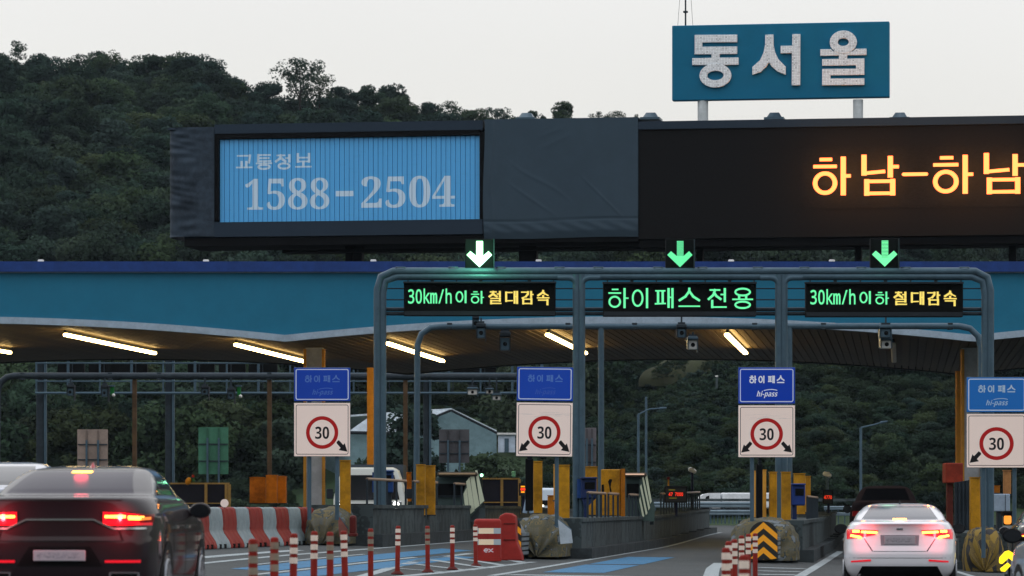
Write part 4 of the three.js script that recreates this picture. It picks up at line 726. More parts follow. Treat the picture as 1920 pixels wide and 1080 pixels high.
[[551, 657, 689, 752.5, 755, 856, [580, 632], 975, [26, 66, 168, 'rgba(96,128,190,0.75)', 'rgba(96,128,190,0.7)'], [0, 1, 0], 'lane sign with one arrow to lower right and faded wording, leftmost of four', 0, 0],
 [965, 1071, 688, 752, 754.5, 856, [1044], 1046, [28, 72, 176, 'rgba(92,130,196,0.8)', 'rgba(80,104,180,0.6)'], [1, 1, 1], 'lane sign leaning slightly, with two arrows and very faded wording, second from left', -0.012, 0],
 [1384, 1491, 688.5, 757, 759.5, 857.5, [1410], 1000, [16, 62, 176, 'rgb(236,238,246)', 'rgb(236,238,246)'], [1, 1, 1], 'lane sign with crisp white wording and two arrows, third from left', 0, 0],
 [1812, 1925, 707, 773, 775.5, 877, [1844, 1902], 1046, [34, 108, 186, 'rgba(190,205,220,0.85)', 'rgba(190,205,220,0.8)'], [1, 0, 0], 'lane sign with lighter blue panel and single arrow to lower left, rightmost of four', 0, 1]].forEach(([x0, x1, b0, b1, s0, s1, poles, foot, bt, ar, label, tilt]) => {
  const D = SIGN, t = thing('lane_sign', label, 'road sign', at((x0 + x1) / 2, foot, D));
  const panel = (n, y0, y1, tex, r) => { const b = mesh(n, rect(x0, y0, x1, y1, D, 0.045, 0.015), M.steel, t); mesh('sheeting', face(x0 + 0.6, y0 + 0.6, x1 - 0.6, y1 - 0.6, D - 0.006), std(new THREE.Color(1, 1, 1), r, { map: tex, specularIntensity: 0.25 }), b, true, true); if (tilt) b.rotation.z = tilt; return b; };
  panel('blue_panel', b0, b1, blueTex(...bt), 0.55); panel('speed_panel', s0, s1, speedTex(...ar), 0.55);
  for (const px of poles) mesh('pole', bar(at(px, foot, D + 0.14), at(px, b0 + 6, D + 0.14), 0.05, 10), M.steel, t);
  for (const px of poles) for (const y of [b0 + 20, s0 + 20, s1 - 20]) mesh('clamp', rect(px - 6, y - 3, px + 6, y + 3, D + 0.05, 0.1), M.steelDark, t);
});

// ------------------------------------------------------------------ traffic islands
const laneBox = (x0, w, D0, D1, y0, y1) => { const m = (D0 + D1) / 2; return bx(w, y1 - y0, (D1 - D0) / Math.cos(TH), laneX(x0, m), (y0 + y1) / 2, -m, -TH); };
[[-13.41, 89.5, 146, 'concrete toll island behind the leftmost lane sign'], [-8.33, 88.5, 148, 'concrete toll island behind the second lane sign, running far back'], [-3.12, 89.5, 136, 'concrete toll island behind the chevron nose in the middle'], [2.19, 93, 136, 'concrete toll island behind the striped cover at right']].forEach(([c, D0, D1, label], n) => {
  const t = thing('toll_island', label, 'traffic island', [laneX(c, D0), gy(laneX(c, D0), D0), -D0]);
  const gm = (D) => gy(laneX(c, D), D);
  for (let D = D0 - 0.3; D < D1; D += 5) { const e = Math.min(D + 5, D1), g = Math.min(gm(D), gm(e)); mesh('kerb_stone', laneBox(c, 2.05, D, e - 0.02, g - 0.2, g + 0.24), M.kerb, t); }
  const tone = [0.9, 1.1, 1, 0.84, 1.06];
  for (let D = D0, k = 0; D < D1 - 1; k++) { const L = [3.2, 4.4, 5.2, 2.6, 6][k % 5], e = Math.min(D + L, D1 - 0.5), g = gm((D + e) / 2), m = M.concrete.clone(); m.color.multiplyScalar(tone[(k + n) % 5]); mesh('wall_panel', [laneBox(c, 1.5, D, e - 0.05, g + 0.2, g + 0.86), laneBox(c, 1.58, D, e - 0.05, g + 0.862, g + 0.95)], m, t); D = e; }
});
// railings on the island walls
function railing(c, off, D0, D1, n, label, h = 0.62, m = M.steelDark) {
  const D = (q) => lerp(D0, D1, q), P = (q, y) => { const d = D(q), x = laneX(c + off, d); return new THREE.Vector3(x, gy(laneX(c, d), d) + 0.95 + y, -d); };
  const t = thing('railing', label, 'railing', P(0, 0));
  mesh('top_rail', bar(P(0, h), P(1, h), 0.035, 8), M.mustard.clone(), t).material.color.copy(col(150, 128, 110));
  for (let i = 0; i <= n; i++) mesh('baluster', bar(P(i / n, 0), P(i / n, h), 0.03, 6), m, t);
}
railing(-13.41, 0.6, 89.5, 96.5, 4, 'low railing on the left island beside the blue machine');
railing(-13.41, 0.6, 98, 103, 4, 'low railing on the left island in front of the yellow guard sheets');
railing(-13.41, 0.6, 107, 110.5, 2, 'short railing on the left island at the foot of the left booth');
railing(-8.33, 0.6, 92, 97.5, 4, 'railing round the blue machine column on the second island');
railing(-8.33, 0.6, 98.5, 103.5, 3, 'railing in front of the yellow guard wall on the second island');
railing(-8.33, 0.6, 106, 110, 3, 'short railing beside the second booth');
railing(-8.33, 0.6, 120, 143, 16, 'long close-barred railing on the far part of the second island', 0.66);
railing(-3.12, 0.6, 100, 112, 8, 'dark railing on the third island behind the blue machine', 0.6);

// yellow guard posts and sheets round the islands
const gp = (x0, y0, x1, y1, D, dep, m, label, name = 'guard_post', extra) => { const t = thing(name, label, name === 'guard_post' ? 'guard post' : 'guard sheet', at((x0 + x1) / 2, y1, D)); mesh('body', rect(x0, y0, x1, y1, D, dep, 0.03), m, t); if (extra) extra(t); else { mesh('cap', rect(x0 - 0.6, y0 - 1.6, x1 + 0.6, y0 + 0.2, D - 0.02, dep + 0.04), m, t); mesh('base_plate', rect(x0 - 1.5, y1 - 2, x1 + 1.5, y1, D - 0.03, dep + 0.1), M.steelDark, t); } return t; };
gp(637, 864, 657, 978, 89, 0.25, M.yellow, 'yellow guard post under the right edge of the leftmost lane sign');
gp(688, 691, 701, 902, 130, 0.3, M.mustard, 'tall slim yellow column left of the left gantry post');
gp(780, 872, 797, 968, 99, 0.3, M.yellow, 'left half of the paired yellow sheets right of the gantry pipe', 'guard_sheet');
gp(797.5, 874, 816, 967, 99.6, 0.3, M.yellow, 'right half of the paired yellow sheets right of the gantry pipe', 'guard_sheet');
gp(468, 896, 498, 945, 128, 0.6, M.orange, 'first of three orange cabinets behind the water barriers', 'guard_sheet');
gp(498.5, 892, 519, 945, 126, 0.6, M.orange, 'middle and tallest of three orange cabinets behind the water barriers', 'guard_sheet');
gp(519.5, 894, 536, 945, 127, 0.6, M.orange, 'last of three orange cabinets behind the water barriers', 'guard_sheet');
gp(736, 890, 754, 948, 124, 0.4, M.orange, 'orange sheet behind the white van, left one', 'guard_sheet');
gp(757, 887, 771, 942, 123, 0.4, M.orange, 'orange sheet behind the white van, right one', 'guard_sheet');
gp(1000, 866, 1017, 964, 92, 0.3, M.yellow, 'yellow guard post under the middle of the second lane sign');
gp(1047, 873, 1068, 990, 90, 0.3, M.yellow, 'broad yellow guard post right of the pole of the second lane sign');
gp(1027, 930, 1040, 968, 100, 0.4, M.orange, 'short orange block between the two posts of the second lane sign');
gp(1038, 872, 1042, 940, 97, 0.3, M.mustard, 'thin yellow edge strip behind the pole of the second lane sign');
gp(1092, 876, 1120, 967, 101, 0.2, M.yellow, 'yellow guard sheet behind the dark blue machine', 'guard_sheet');
gp(1127, 880, 1164, 967, 102, 0.2, M.yellow, 'wide scraped yellow guard sheet left of the second booth', 'guard_sheet', (t) => { mesh('scrape', prism([[1140, 903], [1143, 898], [1148, 899], [1146, 906], [1145, 913], [1147, 922], [1144, 923], [1142, 910]].map(([x, y]) => [xa(x, 102), ya(y, 102)]), 0.006, -101.998), M.black, t); mesh('scrape', prism([[1128, 909], [1132, 908], [1133, 920], [1131, 926], [1128, 926]].map(([x, y]) => [xa(x, 102), ya(y, 102)]), 0.006, -101.998), M.black, t); mesh('frame_bar', rect(1164.3, 879, 1172, 968, 101.9, 0.25), M.orange, t); });
gp(1430, 882, 1437, 972, 93, 0.25, M.mustard, 'narrow yellow strip right of the black cabinet under the third sign');
gp(1415, 884, 1418, 972, 92, 0.25, M.mustard, 'narrow yellow strip left of the black cabinet under the third sign');
gp(1443, 886, 1457, 976, 93, 0.3, M.yellow, 'yellow sheet left of the third gantry post', 'guard_sheet');
gp(1466, 886, 1483, 990, 92, 0.3, M.yellow, 'yellow guard post right of the third gantry post');
gp(1489, 889, 1510, 966, 103, 0.3, M.yellow, 'yellow sheet behind the small blue machine on the third island', 'guard_sheet');
gp(1511, 894, 1520, 962, 104, 0.3, M.yellow, 'narrow yellow sheet at the right of the small blue machine', 'guard_sheet');
gp(1820, 896, 1838, 1036, 97, 0.3, M.yellow, 'yellow guard post left of the rightmost sign pole');
gp(1846, 893, 1863, 1036, 98, 0.3, M.yellow, 'yellow guard post right of the rightmost sign pole');
gp(1863.5, 912, 1875, 926, 98.4, 0.3, M.orange, 'small yellow bracket box beside the rightmost guard post');
gp(1793, 697, 1803, 890, 120, 0.25, M.mustard, 'tall yellow corner strip at the right canopy column, lower one');
gp(1883, 883, 1896, 928, 104, 0.3, std(col(170, 120, 72), 0.7, { map: T.dirt }), 'tan round-topped pillar behind the rightmost lane sign');
{ // black cabinets under the second and third signs
  [[985, 1000, 840, 958, 87.6, 'tall black slim cabinet under the second lane sign'], [1418.5, 1430, 850, 975, 88, 'tall black slim cabinet under the third lane sign']].forEach(([a, b, c, d, D, label]) => { const t = thing('signal_cabinet', label, 'cabinet', at((a + b) / 2, d, D)); mesh('body', rect(a, c + 20, b, d, D + 0.05, 0.3, 0.02), M.black, t); mesh('louvre_head', [0, 1, 2, 3, 4].map((i) => rect(a + 3, c + i * 4, b - 2, c + i * 4 + 2.4, D - 0.9 - i * 0.01, 0.2)).concat([rect(a + 4, c, b - 3, c + 22, D - 0.7, 0.2)]), M.darkGrey, t); });
  const t = thing('pole_stand', 'pale two-legged stand under the black cabinet of the second sign', 'stand', at(990, 962, 89)); for (const px of [984, 997]) mesh('leg', bar(at(px, 962, 89), at(990.5, 930, 89), 0.055, 8), std(col(130, 150, 170), 0.7), t); mesh('cross_piece', rect(985, 930, 996, 934, 88.9, 0.15), M.steel, t);
}
// machines on the islands
{ const f = (a, b, c, d, D, m, label, pole) => { const t = thing('reader_machine', label, 'machine', at((a + b) / 2, pole[2], D)); const w = b - a; mesh('cabinet', rect(a, c, b, d, D, 0.5, 0.04), m, t); mesh('hood', rect(a - 1, c - 2.5, b + 1, c + 1, D - 0.1, 0.7, 0.02), m, t); mesh('screen', rect(a + w * 0.25, c + 7, b - w * 0.1, c + 20, D - 0.03, 0.06, 0.01), M.black, t); mesh('column', rect(pole[0], d - 0.3, pole[1], pole[2], D + 0.1, 0.25), pole[3] || m, t); mesh('side_plate', rect(a - w * 0.22, c + 1.5, a - 0.2, d - 1, D + 0.12, 0.42), M.blue, t); return t; };
  const deep = std(col(30, 46, 88), 0.5, { map: T.wear });
  f(705, 737, 884, 924, 96, M.blue, 'blue card machine against the left gantry post', [712, 734, 966, M.steelDark]);
  const t = f(1089, 1119, 897, 935, 95, deep, 'dark blue card machine with tapered neck at the second gantry post', [1095, 1104, 974]); mesh('neck', prism([[1091, 935], [1117, 935], [1104, 948], [1095, 948]].map(([x, y]) => [xa(x, 95), ya(y, 95)]), 0.35, -95.4), deep, t);
  f(1485, 1510, 909, 948, 96, std(col(34, 60, 128), 0.5, { map: T.wear }), 'small blue card machine on the third island', [1486, 1494, 990, deep]); }
// toll booths with slanted, curved side screens
[[818, 880, 893, 967, 110.5, [[[891, 882], [895, 882], [908, 939], [900, 946]], [[881, 890], [888, 886], [899, 948], [890, 955]], [[874, 903], [880.5, 895], [890, 957], [882, 964]], [[869, 926], [875, 914], [881, 968], [874.5, 974]], [[867, 958], [869.5, 945], [874, 976], [870.5, 981]]], [[895, 880], [909, 940], [870, 983], [866, 955], [868, 925], [878, 897]], 'toll booth on the left island with a wide striped side screen', 884, [820, 896]],
 [1172, 1202, 893, 972, 110, [[[1209, 891], [1213, 889], [1222, 940], [1219, 945]], [[1204, 896], [1206.5, 893], [1219, 952], [1216, 957]], [[1200, 912], [1202.5, 908], [1214, 962], [1211, 966]], [[1198.5, 937], [1200.5, 931], [1208, 968], [1205, 971]]], [[1212, 886], [1219, 925], [1228, 950], [1227, 978], [1204, 976], [1197, 950], [1199, 912], [1205, 894]], 'toll booth on the second island with a narrow striped side screen', 885, [1170, 1213]]].forEach(([a, b, c, d, D, slats, fr, label, ry, rx]) => {
  const t = thing('toll_booth', label, 'booth', at((a + b) / 2, d, D)), P = (q) => q.map(([x, y]) => [xa(x, D - 1), ya(y, D - 1)]);
  mesh('cabin', rect(a, c, b, d, D, 2.6, 0.05), std(col(70, 88, 88), 0.5, { map: T.wear }), t); mesh('window', rect(a + 3, c + 14, b - 4, c + 36, D - 0.03, 0.04), M.black, t); mesh('window_sill', rect(a + 1, c + 36.5, b - 2, c + 39, D - 0.1, 0.12), M.steelDark, t);
  mesh('roof', rect(rx[0], ry + 1, rx[1], ry + 9, D - 1.1, 3.4, 0.06), std(col(92, 82, 70), 0.7, { map: T.dirt }), t); mesh('eave_lamp', rect(rx[0] + 3, ry + 3, rx[1] - 5, ry + 5.4, D - 1.14, 0.06), label.includes('left') ? glow(0.2, 0.14, 0.08) : glow(0.75, 0.5, 0.36), t);
  mesh('screen_frame', prism(P(fr), 0.06, -D + 0.9), std(col(66, 84, 80), 0.5), t);
  slats.forEach((q) => mesh('screen_slat', prism(P(q), 0.05, -D + 0.965), std(col(196, 204, 178), 0.4), t));
  mesh('screen_foot', prism(P([fr[2], [fr[1][0], fr[1][1] + 4], [fr[1][0] + 1, d + 12], [fr[2][0] - 2, d + 12]]), 0.5, -D + 0.38), M.concrete, t);
});
// small displays, cameras on posts, lamps
const numTex = canvasTex(256, 128, (x, W, H) => { x.fillStyle = '#000'; x.fillRect(0, 0, W, H); x.fillStyle = 'rgb(255,52,24)'; x.font = 'bold 44px monospace'; x.fillText('47 7000', 40, 78, 180); x.fillStyle = 'rgb(70,62,10)'; x.fillRect(40, 18, 80, 12); x.fillRect(44, 92, 96, 10); });
function display(a, b, c, d, D, poleY, label, tex, e) {
  const t = thing('fare_display', label, 'display', at((a + b) / 2, poleY, D)); mesh('housing', rect(a, c, b, d, D, 0.25, 0.03), M.black, t); mesh('bezel', [rect(a, c - 1, b, c + 1.2, D - 0.08, 0.12), rect(a, d - 1, b, d + 0.6, D - 0.04, 0.08)], M.darkGrey, t);
  mesh('screen', face(a + 1.5, c + 1.5, b - 1.5, d - 1.5, D - 0.006), new THREE.MeshStandardMaterial({ color: 0x0a0908, roughness: 0.5, emissive: new THREE.Color().setRGB(e, e, e), emissiveMap: tex }), t, true, true); mesh('pole', bar(at((a + b) / 2 + 1, poleY, D + 0.12), at((a + b) / 2 + 1, d, D + 0.12), 0.045, 8), M.navy, t); return t;
}
{ const t = display(1246, 1288, 912, 942, 122, 968, 'black fare display with red digits on the far part of the second island', numTex, 1.6); mesh('beacon_stem', rect(1252, 896, 1255, 912, 122.1, 0.05), M.yellow, t); mesh('beacon', rect(1250.5, 894, 1256.5, 899, 122, 0.1), M.redDark, t); }
display(973, 988, 907, 929, 112, 960, 'small fare display with red and yellow digits left of the black cabinet', canvasTex(64, 96, (x) => { x.fillStyle = '#000'; x.fillRect(0, 0, 64, 96); x.fillStyle = 'rgb(230,150,10)'; x.fillRect(10, 12, 42, 14); x.fillRect(12, 64, 38, 14); x.fillStyle = 'rgb(255,50,20)'; x.beginPath(); x.arc(20, 45, 13, 0, 7); x.arc(44, 45, 13, 0, 7); x.fill(); }), 1.6);
display(1543, 1562, 919, 945, 128, 966, 'small fare display with one red line right of the third island', canvasTex(64, 64, (x) => { x.fillStyle = '#000'; x.fillRect(0, 0, 64, 64); x.fillStyle = 'rgb(255,58,16)'; x.font = 'bold 26px monospace'; x.fillText('4770', 2, 42, 60); }), 1.5);
[[1298, 882, 968, 140, 'white bullet camera on a dark blue post near the far railing', M.navy], [1551, 890, 930, 132, 'white bullet camera on a grey post above the small red display', M.steel]].forEach(([px, y, foot, D, label, m]) => {
  const t = thing('post_camera', label, 'camera', at(px, foot, D)); mesh('post', bar(at(px, foot, D), at(px, y + 4, D), 0.05, 8), m, t);
  mesh('housing', new THREE.CapsuleGeometry(0.085, 0.16, 4, 12).rotateZ(1.15).translate(xa(px, D), ya(y, D), -D), std(col(225, 230, 232), 0.4), t); mesh('hood', rect(px - 5.5, y - 4.5, px + 4.5, y - 3, D - 0.1, 0.24).rotateZ(0), M.white, t);
});
{ const t = thing('signal_lamp', 'small round green signal light right of the left booth', 'lamp', at(903, 891, 128)); mesh('lens', new THREE.SphereGeometry(0.055, 14, 10).translate(...at(903, 891, 128).toArray()), glow(1.6, 4, 2.4), t); mesh('housing', new THREE.CylinderGeometry(0.09, 0.09, 0.12, 16).rotateX(Math.PI / 2).translate(...at(903, 891, 128.08).toArray()), M.black, t); mesh('pole', rect(902, 895, 904, 962, 128.1, 0.05), M.steelDark, t);
  const u = thing('signal_lamp', 'unlit teal signal head left of the black cabinet under the second sign', 'lamp', at(963, 889, 130)); mesh('lens', rect(959.5, 883, 967, 895, 130, 0.1, 0.04), std(col(90, 160, 160), 0.3), u); mesh('pole', rect(962, 895, 965, 945, 130.05, 0.06), M.steelDark, u);
  const o = thing('signal_lamp', 'hooded orange warning light low behind the rightmost sign pole', 'lamp', at(1890, 985, 99)); mesh('lens', rect(1883, 966, 1897, 983, 99, 0.14, 0.06), glow(1.3, 0.42, 0.05), o); mesh('hood', [rect(1880, 959, 1899, 967, 98.7, 0.4, 0.03), rect(1882, 958, 1898, 985, 99.1, 0.1)], M.black, o);
  const c = thing('control_box', 'pale grey-blue control box beside the right pole of the rightmost sign', 'cabinet', at(1881, 958, 100)); mesh('body', rect(1864, 926, 1894, 959, 100, 0.4, 0.03), std(col(150, 168, 186), 0.6, { map: T.wear }), c); mesh('door_seam', rect(1884.6, 927, 1885.6, 958, 99.99, 0.02), M.steelDark, c); mesh('leg', rect(1870, 959, 1880, 1000, 100.1, 0.3), M.steelDark, c);
  const r = thing('red_box', 'rust red box on a slim post left of the rightmost lane sign', 'box', at(1782, 1000, 106)); mesh('body', rect(1773, 868, 1806, 906, 106, 0.8, 0.04), std(col(150, 54, 34), 0.7, { map: T.dirt }), r); mesh('post', rect(1776, 906, 1787, 1010, 106.2, 0.3), std(col(96, 40, 30), 0.8, { map: T.dirt }), r);
  const w = thing('lattice_wall', 'grey corrugated side wall of the right island left of the yellow posts', 'wall', at(1806, 1000, 104)); for (let i = 0; i < 8; i++) mesh('sheet', rect(1790 + i * 3.7, 900 + (7 - i) * 0.6, 1793.4 + i * 3.7, 1010, 104 + (i % 2) * 0.06, 0.1), M.steelDark, w); }
// framed dark panels
[[318, 430, 905, 962, 126, [386, 424], 'dark navy panel fence with yellowish frame behind the black sedan'], [904, 974, 896, 964, 124, [941], 'dark panel fence with yellowish frame between booth and second sign']].forEach(([a, b, c, d, D, bars, label]) => {
  const t = thing('panel_fence', label, 'fence', at((a + b) / 2, d, D)), fm = std(col(150, 134, 96), 0.7, { map: T.wear });
  let x = a; for (const q of [...bars, b]) { mesh('panel', rect(x + 1, c + 3, q - 1, d, D + 0.05, 0.05), M.navy, t); x = q; }
  mesh('frame_rail', rect(a, c, b, c + 3, D, 0.12), fm, t); mesh('frame_rail', rect(a, lerp(c, d, 0.66), b, lerp(c, d, 0.66) + 2, D - 0.02, 0.1), fm, t); for (const q of [...bars, b]) mesh('frame_post', rect(q - 2.6, c + 3.1, q + 2.6, d, D - 0.01, 0.1), fm, t);
});
{ const t = thing('warning_light', 'yellow domed warning light with red tip on top of the navy panel fence', 'lamp', at(353, 908, 125)); mesh('dome', new THREE.SphereGeometry(0.12, 16, 12).scale(0.8, 1.15, 0.8).rotateZ(-0.4).translate(...at(353, 902, 125).toArray()), M.yellow, t); mesh('tip', new THREE.SphereGeometry(0.05, 12, 8).translate(...at(362, 893, 125).toArray()), M.red, t); mesh('collar', rect(359, 896, 365, 903, 125, 0.1, 0.03), std(col(40, 90, 60), 0.6), t); }

// ------------------------------------------------------------------ island noses: crash cushions under worn sheets
T.camo = noiseTex(256, [[6, 1], [14, 0.8], [40, 0.35]], 61, (v, i, j) => v > 0.58 ? [0.36, 0.4, 0.42] : v > 0.5 ? [0.09, 0.12, 0.12] : v > 0.4 ? [0.34, 0.27, 0.12] : [0.2, 0.19, 0.12], 1.6);
const camo = std(new THREE.Color(0.34, 0.35, 0.37), 0.9, { map: T.camo });
const chevTex = canvasTex(256, 384, (x, W, H) => { x.fillStyle = '#141414'; x.fillRect(0, 0, W, H); x.fillStyle = 'rgb(246,164,16)'; for (let k = 0; k < 4; k++) { const y = 6 + k * 122; x.beginPath(); x.moveTo(W / 2, y); x.lineTo(W, y + 118); x.lineTo(W, y + 178); x.lineTo(W / 2, y + 62); x.lineTo(0, y + 178); x.lineTo(0, y + 118); x.fill(); } });
// a lumpy half-round cover of a given width, height and length along the lane
function hump(p, w, h, len, sd, amp = 1) {
  const NX = 40, NY = 26, P = [], I = [];
  for (let j = 0; j <= NY; j++) for (let i = 0; i <= NX; i++) {
    const a = Math.PI * i / NX, v = j / NY, c = -Math.cos(a), k = 1 + amp * 0.42 * (0.04 * Math.sin(a * 9 + v * 13 + sd) + 0.035 * Math.sin(a * 17 - v * 21 + sd * 2) + 0.03 * Math.sin(v * 33 + sd + a * 4)), e = Math.pow(Math.sin(Math.PI * clamp(v * 0.9 + 0.1, 0, 1)), 0.14);
    const f = amp < 0.5 ? 1 : Math.max(0.04, Math.sqrt(1 - Math.pow(1 - clamp(v / 0.2, 0, 1), 2))), pk = amp < 0.5 ? 0.97 : 0.65; P.push(Math.sign(c) * Math.pow(Math.abs(c), pk) * w / 2 * k * f, Math.pow(Math.sin(a), pk) * h * k * f * e - 0.02, -v * len + 0.06 * amp * Math.sin(a * 7 + sd));
  }
  for (let j = 0; j < NY; j++) for (let i = 0; i < NX; i++) { const a = j * (NX + 1) + i; I.push(a, a + 1, a + NX + 1, a + 1, a + NX + 2, a + NX + 1); }
  const g = new THREE.BufferGeometry(); g.setAttribute('position', new THREE.Float32BufferAttribute(P, 3)); g.setIndex(I); g.computeVertexNormals();
  const f = new THREE.CircleGeometry(1, 30, 0, Math.PI).scale(w / 2 * (amp < 0.5 ? 0.9 : 0.6), h * (amp < 0.5 ? 0.85 : 0.62), 1).translate(0, 0, -0.03);
  return (amp < 0.5 ? merge([g, f]) : clean(g)).rotateY(-TH).translate(p.x, p.y, p.z);
}
function cushion(px, py, D, label, o) {
  const p = new THREE.Vector3(xa(px, D), 0, -D); p.y = gy(p.x, D); const t = thing('crash_cushion', label, 'crash cushion', p);
  const pxw = (n) => n / FPX * D;
  const q = p.clone(); q.x += pxw(o.cover[0]); q.z -= o.back || 1.2; q.y += 0.05; mesh('cover', hump(q, pxw(o.cover[1]), o.cover[2], 4.4, px), o.mat || camo, t);
  if (o.chev) { const w = pxw(o.chev[1]), h = o.chev[2], s = new THREE.Shape(), r = w * 0.5; s.moveTo(-w / 2, 0.05); s.lineTo(-w / 2, h - 0.27); s.absellipse(0, h - 0.27, w / 2, 0.27, Math.PI, 0, true, 0); s.lineTo(w / 2, 0.05); s.quadraticCurveTo(0, -0.02, -w / 2, 0.05);
    const g = new THREE.ExtrudeGeometry(s, { depth: 0.05, bevelEnabled: false, curveSegments: 16 }), P = g.attributes.position, U = g.attributes.uv; for (let i = 0; i < P.count; i++) U.setXY(i, P.getX(i) / w + 0.5, P.getY(i) / h); g.translate(p.x + pxw(o.chev[0]), p.y + 0.06, p.z + 0.05); mesh('chevron_plate', g, std(new THREE.Color(1, 1, 1), 0.4, { map: chevTex }), t, true, true);
    const gm = std(col(120, 130, 136), 0.6, { map: T.dirt }); // ribbed steel sides behind the plate
    for (let i = 0; i < 5; i++) mesh('steel_rail', laneBoxAt(p.x + pxw(o.chev[0]), -p.z, w * 0.52, 0.1 + i * h * 0.115, h * 0.075), gm, t); mesh('steel_core', laneBoxAt(p.x + pxw(o.chev[0]), -p.z, w * 0.49, 0.08, h * 0.55, 1), M.darkGrey, t); mesh('hood', hump(new THREE.Vector3(p.x + pxw(o.chev[0]), p.y + h * 0.45, p.z - 0.03), w * 1.02, h * 0.56, 1.5, 3, 0.2), gm, t);
    function laneBoxAt(x, D0, hw, y, hh) { return bx(hw * 2, hh, 1.6, x + 0.1, p.y + y + hh / 2, -D0 - 0.85, -TH); } }
  return t;
}
cushion(598, 1022, 87, 'crash cushion under a worn brown sheet at the left island nose', { cover: [4, 82, 0.86], back: 0.2 });
cushion(958, 1040, 84.6, 'crash cushion with chevron plate half hidden by the red barriers', { cover: [48, 100, 0.98], chev: [-8, 54, 0.92], back: 1.4 });
cushion(1431, 1052, 84.4, 'crash cushion with full black and orange chevron plate behind white posts', { cover: [4, 132, 0.98], chev: [0, 52, 0.88], back: 1.4 });
{ const st = noiseTex(128, [[8, 1]], 71, (v, i, j) => ((i + j * 0.5 + v * 7) % 64) < 32 ? [0.5, 0.33, 0.06] : [0.06, 0.06, 0.06], 0.9);
  cushion(1852, 1078, 89, 'crash cushion wrapped in black and yellow striped sheet at the right edge', { cover: [6, 78, 1.05], back: 0, mat: std(new THREE.Color(0.36, 0.36, 0.38), 0.85, { map: st }) }); }
{ // slanted end plates
  const plate = (pts, D, m, label) => { const t = thing('end_plate', label, 'end plate', at(pts[0][0], pts[2][1], D)); mesh('plate', prism(pts.map(([x, y]) => [xa(x, D), ya(y, D)]), 0.06, -D), m, t); mesh('edge', bar(at(...pts[0], D - 0.02), at(...pts[1], D - 0.02), 0.025, 6), M.steel, t); };
  plate([[1046, 974], [1071, 994], [1074, 1018], [1051, 1020]], 85.2, std(col(176, 190, 200), 0.7, { map: T.wear }), 'pale slanted end plate at the foot of the second lane sign pole');
  plate([[634, 966], [652, 992], [652, 1006], [636, 1006]], 87, std(col(150, 96, 86), 0.7, { map: T.wear }), 'pinkish slanted plate at the left island nose');
}
// lit chevron board at the right edge
{ const D = 64, t = thing('lit_chevron', 'bright yellow lit chevron sign at the right edge below the car mirror', 'sign', at(1890, 1082, D)), gl = glow(1.7, 1.25, 0.02, 0x222200), P = (q) => q.map(([x, y]) => [xa(x, D), ya(y, D)]);
  mesh('chevron', prism(P([[1873, 1054], [1874, 1045], [1884, 1034], [1891, 1032], [1898, 1036], [1907, 1048], [1902, 1053], [1897, 1051], [1891, 1046], [1887, 1050], [1879, 1057], [1875, 1057]]), 0.03, -D), gl, t); mesh('chevron', prism(P([[1875, 1066], [1889, 1055], [1895, 1060], [1884, 1072], [1877, 1071]]), 0.03, -D), gl, t); mesh('post', rect(1884, 1076, 1892, 1120, D + 0.03, 0.08), M.steelDark, t); }

